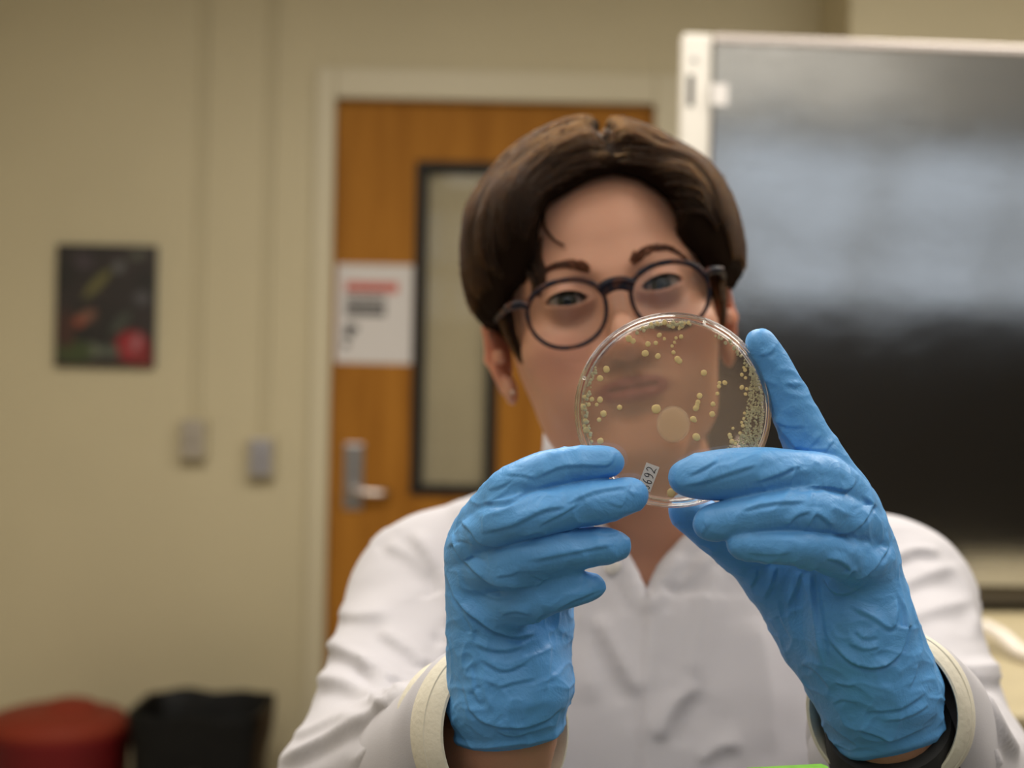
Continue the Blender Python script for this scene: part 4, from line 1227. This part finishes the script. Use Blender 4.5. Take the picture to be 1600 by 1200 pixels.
# overlapping front: the wearer's left half lies on top, with a stitched edge
xe = np.interp(cpy, [800, 941, 1000, 1100, 1200, 1500], [1040, 1012, 1007, 1003, 1001, 998])
front = cvis & (cpy > 930) & (np.abs(cpx - 1000) < 260)
st = 1 / (1 + np.exp(-np.clip((cpx - xe) / 2.0, -30, 30)))
off += np.where(front, .0034 * st * np.clip(1 - (cpx - xe) / 170, 0, 1) + .0010 * np.exp(-((cpx - xe - 9) / 6) ** 2) - .0010 * np.exp(-((cpx - xe - 62) / 4) ** 2), 0)
# thick turned edge along the neckline
dv = np.abs(poly_sdf(cpx, cpy, VNECK))
off += np.where(cvis & (cpy > 700) & (cpy < 960), .0028 * np.exp(-(dv / 16) ** 2) - .0015 * np.exp(-((dv - 34) / 6) ** 2), 0)
CV = CV + CN * off[:, None]
CV = relax(CV, CQ, 1, .3)
coat = obj('lab_coat', mesh_np('lab_coat', CV, CQ), M_coat, person); coat['label'] = 'white cotton lab coat with a buttoned front'
print('coat', len(CV))

def cuff(center, N, r, elbow, er, band, width, up, seed, squash=1.0, flare=1.0):
    """sleeve end as a double walled tube: runs from the forearm to the rim, then turns back inside"""
    N = np.array(N, float); N /= np.linalg.norm(N)
    n = 72; th = np.linspace(0, 2 * math.pi, n, endpoint=False)
    def frame(d):
        d = d / np.linalg.norm(d); u = up - d * (up @ d); u /= np.linalg.norm(u); return u, np.cross(d, u)
    def ring(c, d, rad, wob=0, sd=0):
        u, v = frame(d)
        p = np.cos(th)[:, None] * u * rad + np.sin(th)[:, None] * v * rad * squash
        p = p + c
        if wob: p = p + (vnoise(p, 30, sd) * wob)[:, None] * (p - c) / rad
        return p
    ax = center - elbow; L = np.linalg.norm(ax); ax /= L
    rings = []; tagm = []
    for t, k in ((.35, er), (.5, er * .98), (.64, er * .97), (.76, er * .97)):
        d = ax * (1 - t) + N * t
        rings.append(ring(elbow + ax * L * t, d, k, .0035, seed)); tagm.append(0)
    c1 = center - N * width
    rings.append(ring(c1 - N * .008, N, r * 1.05, .002, seed)); tagm.append(0)
    rings.append(ring(c1 - N * .001, N, r * 1.03, .0012, seed)); tagm.append(0)
    body_n = len(rings)
    sleeve = rings[:]
    inner = [ring(elbow + ax * L * .6, ax, er * .80), ring(c1, N, r * .93)]
    bandr = [ring(c1 - N * .003, N, r * 1.045, .001, seed), ring(c1, N, r * 1.075, .001, seed), ring(c1 + N * width * .3, N, r * 1.085, .001, seed + 1), ring(c1 + N * width * .7, N, r * 1.055, .001, seed + 1), ring(center - N * .003, N, r * 1.03, .0006, seed + 1),
             ring(center, N, r * .995), ring(center + N * .0004, N, r * .965), ring(center - N * .002, N, r * .94), ring(center - N * .006, N, r * .925), ring(c1, N, r * .92), ring(c1 - N * .02, N * .6 + ax * .4, r * .90), ring(elbow + ax * L * .55, ax, er * .78)]
    def tubes(name, rs, m, parent):
        V = np.concatenate(rs); fs = []
        for i in range(len(rs) - 1):
            for k in range(n):
                l = (k + 1) % n; fs.append((i * n + k, i * n + l, (i + 1) * n + l, (i + 1) * n + k))
        fs_me = cleanup(mesh_np(name, V, fs))
        o = obj(name, fs_me, m, parent)
        return o
    tubes('sleeve_end', sleeve, M_coat, coat)
    b = tubes('cuff', bandr, M_cuff, coat); b['label'] = 'cream ribbed cuff band'
    # stitch line
    stp = ring(c1 + N * width * .52, N, r * 1.075)
    q = obj('stitching', tube_me('stitching', stp, .0006, n=6, closed=True, ref=N), M_cuff, b)
    return b
cuff(P(792, 1142, .708), RT * .62 + UP * .16 - FW * .76, .0405, ARM_A[1], .052, 0, .020, UP, 61)
cuff(P(1378, 1112, .712), -RT * .50 + UP * .12 - FW * .85, .0385, ARM_B[1], .052, 0, .018, UP, 67)

# dark under-sleeve showing inside the right-hand cuff
us = []
c0, c1 = P(1386, 1130, .712), P(1416, 1290, .762)
us.append(tube_arrays([c0, c0 + (c1 - c0) * .15, c1, c1 + (c1 - c0) * .8], [.0305, .0322, .0338, .035], n=32, ref=UP))
u = obj('under_sleeve', cleanup(mesh_np('under_sleeve', *join_arrays(us))), mat('black_knit', (.010, .010, .011, 1), .8), person); u['label'] = 'black under-sleeve at the wrist'
# blue-grey undershirt in the point of the neckline
# snaps on the coat
def front_depth(px, py):
    m = cvis & (np.abs(cpx - px) < 10) & (np.abs(cpy - py) < 10)
    return (CV[m] - CAM)[:, 1].min() if m.any() else 1.0
for bx, by in ((957, 885),):
    d = front_depth(bx, by) - .001
    V, fs_ = lathe_arrays([(0, -.0022), (.003, -.002), (.0052, -.0008), (.0056, .0006), (.004, .0014), (0, .0014)], 24, False)
    o = obj('button', cleanup(mesh_np('button', V + P(bx, by, d), fs_)), mat('pearl_button', (.70, .66, .62, 1), .35), coat)
# ------------------------------------------------------------------ petri dish
DC = P(1050, 641, .6745)
dn = -(DC - CAM) / np.linalg.norm(DC - CAM)                        # towards the viewer
dn = dn - UP * .02 - RT * .02; dn /= np.linalg.norm(dn)
dxa = RT - dn * (RT @ dn); dxa /= np.linalg.norm(dxa); dza = np.cross(dxa, -dn); dza /= np.linalg.norm(dza)
if dza @ UP < 0: dza = -dza
DM = Matrix([[dxa[0], -dn[0], dza[0], DC[0]], [dxa[1], -dn[1], dza[1], DC[1]], [dxa[2], -dn[2], dza[2], DC[2]], [0, 0, 0, 1]])
dish = empty('petri_dish', DC, 'clear round agar plate dotted with yellow colonies held up by gloved fingers', 'petri dish')
def dobj(name, V, fs, m, parent=None, smooth=True):
    o = obj(name, cleanup(mesh_np(name, V, fs)), m, None, smooth); o.matrix_world = DM; put(o, parent or dish); return o
def clear_wall():
    m = bpy.data.materials.new('clear_polystyrene'); m.use_nodes = True; nt = m.node_tree; b = nt.nodes['Principled BSDF']
    b.inputs['Base Color'].default_value = (.97, .96, .94, 1); b.inputs['Transmission Weight'].default_value = 1; b.inputs['IOR'].default_value = 1.5; b.inputs['Roughness'].default_value = .01
    t = nd(nt, 'ShaderNodeBsdfTransparent'); mx = nd(nt, 'ShaderNodeMixShader'); mx.inputs[0].default_value = .8
    nt.links.new(t.outputs[0], mx.inputs[1]); nt.links.new(b.outputs[0], mx.inputs[2]); nt.links.new(mx.outputs[0], nt.nodes['Material Output'].inputs[0])
    return m
M_clear = clear_wall()
M_film = thin_glass('clear_sheet', (.975, .965, .95, 1), .05, .05)
rb_, rl_ = .0432, .0462
# base: flat floor towards the viewer, wall running back
V, fs = lathe_arrays([(rb_ - .0012, .0012), (rb_ - .0012, .0120), (rb_ - .0004, .0126), (rb_, .0120), (rb_, .0008), (rb_ - .0008, .0), (rb_ - .0022, .0), (rb_ - .0022, .0012)], 128)
dobj('base_wall', V, fs, M_clear)
V, fs = lathe_arrays([(0, 0.0), (rb_ - .0022, 0.0), (rb_ - .0022, .0011), (0, .0011)], 96, False)
dobj('base_floor', V, fs, M_film)
V, fs = lathe_arrays([(rl_ - .0012, .0150), (rl_ - .0012, .0028), (rl_ - .0006, .0022), (rl_, .0028), (rl_, .0155), (rl_ - .001, .0164), (rl_ - .0025, .0164), (rl_ - .0025, .0150)], 128)
lid_ = dobj('lid_wall', V, fs, M_clear)
V, fs = lathe_arrays([(0, .0153), (rl_ - .0025, .0153), (rl_ - .0025, .0164), (0, .0164)], 96, False)
dobj('lid_top', V, fs, M_film)
V, fs = tube_arrays([(.0447 * math.cos(a), .0024, .0447 * math.sin(a)) for a in np.linspace(0, 2 * math.pi, 96, endpoint=False)], .00055, n=8, ref=(0, 1, 0), closed=True)
dobj('stacking_ring', V, fs, M_clear, lid_)
for a in (70, 160, 287):                                            # small vent ribs on the rim
    c, s_ = math.cos(math.radians(a)), math.sin(math.radians(a))
    V, fs = tube_arrays([(c * (rb_ + .0002), .003, s_ * (rb_ + .0002)), (c * (rl_ - .001), .0034, s_ * (rl_ - .001))], .0008, n=8, ref=(0, 1, 0))
    dobj('vent_rib', V, fs, M_clear, lid_)
# agar: hazy gel
def agar_mat():
    m = bpy.data.materials.new('agar_gel'); m.use_nodes = True; nt = m.node_tree
    nt.nodes.remove(nt.nodes['Principled BSDF'])
    t = nd(nt, 'ShaderNodeBsdfTransparent'); t.inputs[0].default_value = (.94, .89, .85, 1)
    d = nd(nt, 'ShaderNodeBsdfDiffuse'); d.inputs[0].default_value = (.62, .53, .48, 1)
    tl = nd(nt, 'ShaderNodeBsdfTranslucent'); tl.inputs[0].default_value = (.62, .52, .42, 1)
    a = nd(nt, 'ShaderNodeMixShader'); a.inputs[0].default_value = .5
    mx = nd(nt, 'ShaderNodeMixShader')
    tc = nd(nt, 'ShaderNodeTexCoord'); n = nd(nt, 'ShaderNodeTexNoise'); n.inputs['Scale'].default_value = 45; n.inputs['Detail'].default_value = 2
    r = nd(nt, 'ShaderNodeMapRange'); r.inputs[3].default_value = .12; r.inputs[4].default_value = .20
    nt.links.new(tc.outputs['Object'], n.inputs['Vector']); nt.links.new(n.outputs['Fac'], r.inputs[0]); nt.links.new(r.outputs[0], mx.inputs[0])
    nt.links.new(d.outputs[0], a.inputs[1]); nt.links.new(tl.outputs[0], a.inputs[2]); nt.links.new(t.outputs[0], mx.inputs[1]); nt.links.new(a.outputs[0], mx.inputs[2])
    nt.links.new(mx.outputs[0], nt.nodes['Material Output'].inputs[0]); return m
V, fs = lathe_arrays([(0, .0016), (.0400, .0016), (.0413, .0022), (.0415, .0046), (.0405, .0042), (.0395, .0040), (0, .0040)], 96, False)
ag = dobj('agar', V, fs, agar_mat()); ag['label'] = 'hazy pale agar gel'
def dpx(px, py, y=.0):
    """pixel -> dish coordinates on the plane y"""
    dirv = P(px, py, 1.0) - CAM
    o = DC + (-dn) * y
    t = ((o - CAM) @ dn) / (dirv @ dn)
    q = CAM + dirv * t - DC
    return np.array([q @ dxa, q @ -dn, q @ dza])
def cream(name, c):
    m = mat(name, c, .35); nt = m.node_tree; b = nt.nodes['Principled BSDF']
    tl = nd(nt, 'ShaderNodeBsdfTranslucent'); tl.inputs[0].default_value = c
    mx = nd(nt, 'ShaderNodeMixShader'); mx.inputs[0].default_value = .2
    nt.links.new(b.outputs[0], mx.inputs[1]); nt.links.new(tl.outputs[0], mx.inputs[2]); nt.links.new(mx.outputs[0], nt.nodes['Material Output'].inputs[0]); return m
M_col = cream('colony_cream', (.93, .76, .39, 1))
COLS = [(530, 190, 14), (558, 210, 10), (622, 205, 10), (650, 198, 13), (510, 233, 13), (468, 238, 16), (613, 230, 9), (600, 250, 10), (608, 285, 12), (452, 290, 20), (522, 305, 17), (630, 322, 18), (641, 333, 16), (362, 208, 20), (385, 222, 16),
        (238, 378, 20), (204, 428, 19), (775, 398, 18), (892, 452, 14), (862, 452, 11), (859, 472, 12), (850, 512, 11), (752, 525, 17), (743, 558, 14), (733, 592, 18), (739, 575, 14), (826, 570, 14), (822, 625, 17), (716, 652, 18), (726, 660, 12), (734, 752, 22),
        (512, 597, 27), (311, 588, 15), (158, 543, 14), (203, 545, 18), (185, 573, 11), (140, 572, 12), (222, 622, 19), (198, 656, 13), (112, 585, 18), (120, 530, 12), (122, 660, 13), (130, 712, 18), (118, 690, 10), (150, 755, 8), (205, 773, 19), (595, 1060, 25), (612, 1045, 14),
        (985, 478, 13), (985, 408, 11), (1003, 382, 11), (996, 368, 9), (1005, 425, 10), (1012, 486, 10), (1005, 515, 10), (936, 704, 9), (918, 740, 12), (922, 752, 12), (930, 775, 15), (950, 790, 11), (995, 650, 9), (990, 690, 11), (975, 730, 10), (984, 672, 9), (1000, 620, 9),
        (485, 132, 13), (520, 126, 13), (560, 120, 15), (605, 142, 13), (652, 138, 17), (668, 124, 10), (690, 122, 11), (640, 152, 10), (590, 128, 10), (440, 150, 11)]
def blob_me(rx_, seed, flat=.38):
    bm = bmesh.new(); bmesh.ops.create_icosphere(bm, subdivisions=2, radius=1)
    P0 = np.array([v.co[:] for v in bm.verts]); nz = vnoise(P0, 1.3, seed)
    for v, k in zip(bm.verts, nz):
        v.co = Vector((v.co.x * (1 + .13 * k), v.co.y * flat, v.co.z * (1 + .13 * k))) * rx_
    me = bpy.data.meshes.new('colony'); bm.to_mesh(me); bm.free(); me.materials.append(M_col); me.shade_smooth(); return me
CM = [blob_me(1.0, s) for s in range(6)]
for i, (cx_, cy_, r) in enumerate(COLS):
    q = dpx(880 + cx_ / 3.529, 470 + cy_ / 3.529, .0012)
    rr = r / 3.529 * .6745 / F
    o = bpy.data.objects.new('colony', CM[i % 6]); COL.objects.link(o)
    o.matrix_world = DM @ Matrix.Translation(Vector(q)) @ Matrix.Rotation(i * 1.3, 4, 'Y') @ Matrix.Diagonal((rr, min(rr * .55, .0009), rr, 1))
    put(o, dish)
# crowded growth along the right-hand edge and thin rims of growth elsewhere
arr = []
base = [v.co[:] for v in CM[0].vertices]; bt = [tuple(p.vertices) for p in CM[0].polygons]
bm = bmesh.new(); bmesh.ops.create_icosphere(bm, subdivisions=1, radius=1); b1 = np.array([v.co[:] for v in bm.verts]); f1 = [tuple(v.index for v in f.verts) for f in bm.faces]; bm.free()
def in_lawn(x, y):
    poly = [(1048, 375), (1075, 420), (1098, 520), (1105, 640), (1085, 760), (1068, 815), (900, 815), (930, 790), (985, 735), (1005, 640), (1020, 520)]
    return poly_sdf(np.array([x]), np.array([y]), poly)[0] < 0
k = 0
while k < 620:
    x, y = RNG.uniform(890, 1110), RNG.uniform(370, 820)
    if not in_lawn(x, y): continue
    r = RNG.uniform(3.0, 7.5) / 3.529 * .6745 / F
    q = dpx(880 + x / 3.529, 470 + y / 3.529, .0012 + RNG.uniform(0, .0003))
    arr.append((b1 * np.array([r, r * .45, r]) + q, f1)); k += 1
for (a0, a1, n_) in ((150, 205, 46), (78, 118, 40), (20, 62, 34)):
    for j in range(n_):
        a = math.radians(RNG.uniform(a0, a1)); rr = .0405 + RNG.normal(0, .0005)
        r = RNG.uniform(.0004, .0011)
        arr.append((b1 * np.array([r, r * .5, r]) + np.array([rr * math.cos(a), .0012, rr * math.sin(a)]), f1))
me = mesh_np('lawn_growth', *join_arrays(arr))
lg = obj('lawn_growth', me, cream('lawn_cream', (.74, .68, .44, 1))); lg.matrix_world = DM; put(lg, dish); lg['kind'] = 'stuff'; lg['label'] = 'crowded pale growth along the rim'
# broad pale translucent disc, fading out at its edge
def pale_disc_mat():
    m = bpy.data.materials.new('pale_translucent'); m.use_nodes = True; nt = m.node_tree; nt.nodes.remove(nt.nodes['Principled BSDF'])
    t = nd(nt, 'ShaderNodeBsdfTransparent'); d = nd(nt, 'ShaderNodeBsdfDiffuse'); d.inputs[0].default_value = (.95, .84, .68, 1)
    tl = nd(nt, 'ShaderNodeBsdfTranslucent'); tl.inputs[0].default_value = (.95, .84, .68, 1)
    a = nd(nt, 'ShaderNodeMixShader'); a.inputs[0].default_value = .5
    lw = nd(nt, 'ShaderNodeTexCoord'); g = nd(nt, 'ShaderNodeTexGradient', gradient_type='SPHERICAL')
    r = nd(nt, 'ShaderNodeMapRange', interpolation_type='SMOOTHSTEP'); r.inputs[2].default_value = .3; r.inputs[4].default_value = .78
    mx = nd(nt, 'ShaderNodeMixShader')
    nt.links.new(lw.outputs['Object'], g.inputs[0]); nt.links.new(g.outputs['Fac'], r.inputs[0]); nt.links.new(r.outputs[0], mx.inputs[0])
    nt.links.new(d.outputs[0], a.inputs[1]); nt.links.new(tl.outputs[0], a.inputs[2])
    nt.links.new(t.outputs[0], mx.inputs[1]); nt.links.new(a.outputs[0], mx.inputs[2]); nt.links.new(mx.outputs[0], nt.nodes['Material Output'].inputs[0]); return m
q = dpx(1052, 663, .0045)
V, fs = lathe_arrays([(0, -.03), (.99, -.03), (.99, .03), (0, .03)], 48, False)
fo_ = obj('pale_disc', cleanup(mesh_np('pale_disc', V, fs)), pale_disc_mat()); fo_.matrix_world = DM @ Matrix.Translation(Vector(q)) @ Matrix.Diagonal((.0086, .004, .0094, 1)); put(fo_, dish)
fo_['label'] = 'broad round pale disc'
# paper label with handwritten number
M_lab = mat('label_paper', (.60, .53, .47, 1), .7)
c4 = [dpx(1010, 722.5, -.0002), dpx(1030.5, 730, -.0002), dpx(1016, 769, -.0002), dpx(996, 761, -.0002)]
ex = c4[1] - c4[0]; lw_ = np.linalg.norm(ex); ex /= lw_                     # across the strip
ey = c4[3] - c4[0]; lh_ = np.linalg.norm(ey); ey /= lh_                     # down the strip
nrm = np.array([0, -1, 0])
V = np.concatenate([np.array(c4), np.array(c4) + nrm * .00022])
lab = dobj('label', V, [(0, 1, 2, 3), (7, 6, 5, 4), (0, 4, 5, 1), (1, 5, 6, 2), (2, 6, 7, 3), (3, 7, 4, 0)], M_lab, None, False); lab['label'] = 'small paper label handwritten 3692'
# digits written up the strip: text x runs from the bottom to the top of the strip, text y towards its left edge
DIG = {'3': [[(.1, .85), (.45, 1.0), (.75, .8), (.6, .58), (.35, .52), (.7, .42), (.82, .2), (.5, .0), (.1, .1)]],
       '6': [[(.75, 1.0), (.35, .8), (.12, .4), (.25, .06), (.6, .0), (.82, .25), (.6, .48), (.2, .36)]],
       '9': [[(.8, .78), (.5, 1.0), (.2, .8), (.35, .52), (.65, .58), (.8, .8), (.75, .4), (.55, .1), (.25, .02)]],
       '2': [[(.15, .78), (.4, 1.0), (.75, .85), (.65, .5), (.1, .05), (.45, .1), (.95, .0)]]}
slots = [('3', .80, .95), ('6', .58, .74), ('9', .335, .54), ('2', .09, .30)]
inkp = []
for ch, ta, tb in slots:
    for stroke in DIG[ch]:
        pts = []
        for u, v in catmull(np.array(stroke), 5):
            along = tb + (ta - tb) * u
            across = .84 - .68 * v
            across = 1 - (.16 + .68 * v)
            pts.append(c4[0] + ey * lh_ * along + ex * lw_ * (across) + nrm * .00026)
        inkp.append(tube_arrays(pts, .00021, n=6, ref=nrm, flat=.5))
ink = dobj('handwriting', *join_arrays(inkp), mat('pen_ink', (.03, .02, .02, 1), .5), lab)

# ------------------------------------------------------------------ bench in front of the person and the green box on it
M_bt = mat('bench_top_grey', (.10, .098, .095, 1), .5)
fb = empty('front_bench', (.2, .62, 0), 'grey bench top in front of the person in the white coat', 'bench')
obj('worktop', box_me('worktop', (-.9, .30, .885), (1.1, .86, .92), .004), M_bt, fb, False)
for x in (-.85, 1.0):
    for y in (.36, .78):
        obj('leg', box_me('leg', (x, y, 0), (x + .05, y + .05, .885)), M_bt, fb, False)
ga, gb = P(1152, 1196, .64), P(1294, 1189, .64)
gz = (ga[2] + gb[2]) / 2
gx = empty('green_box', ((ga[0] + gb[0]) / 2, .615, .92), 'bright green box standing at the bottom edge beneath the dish', 'box')
M_green = mat('lime_green_card', (.16, .42, .03, 1), .5, var=.25, var_scale=60)
me = box_me('carton', (ga[0], .590, .9205), (gb[0], .64, gz), .004)
for v in me.vertices:
    if v.co.z > gz - .01: v.co.z += (v.co.x - (ga[0] + gb[0]) / 2) / (gb[0] - ga[0]) * (gb[2] - ga[2])
obj('carton', me, M_green, gx)
obj('lid', box_me('lid', (ga[0] - .001, .589, gz - .035), (gb[0] + .001, .641, gz - .012), .002), mat('dark_green_card', (.07, .22, .02, 1), .5), gx)
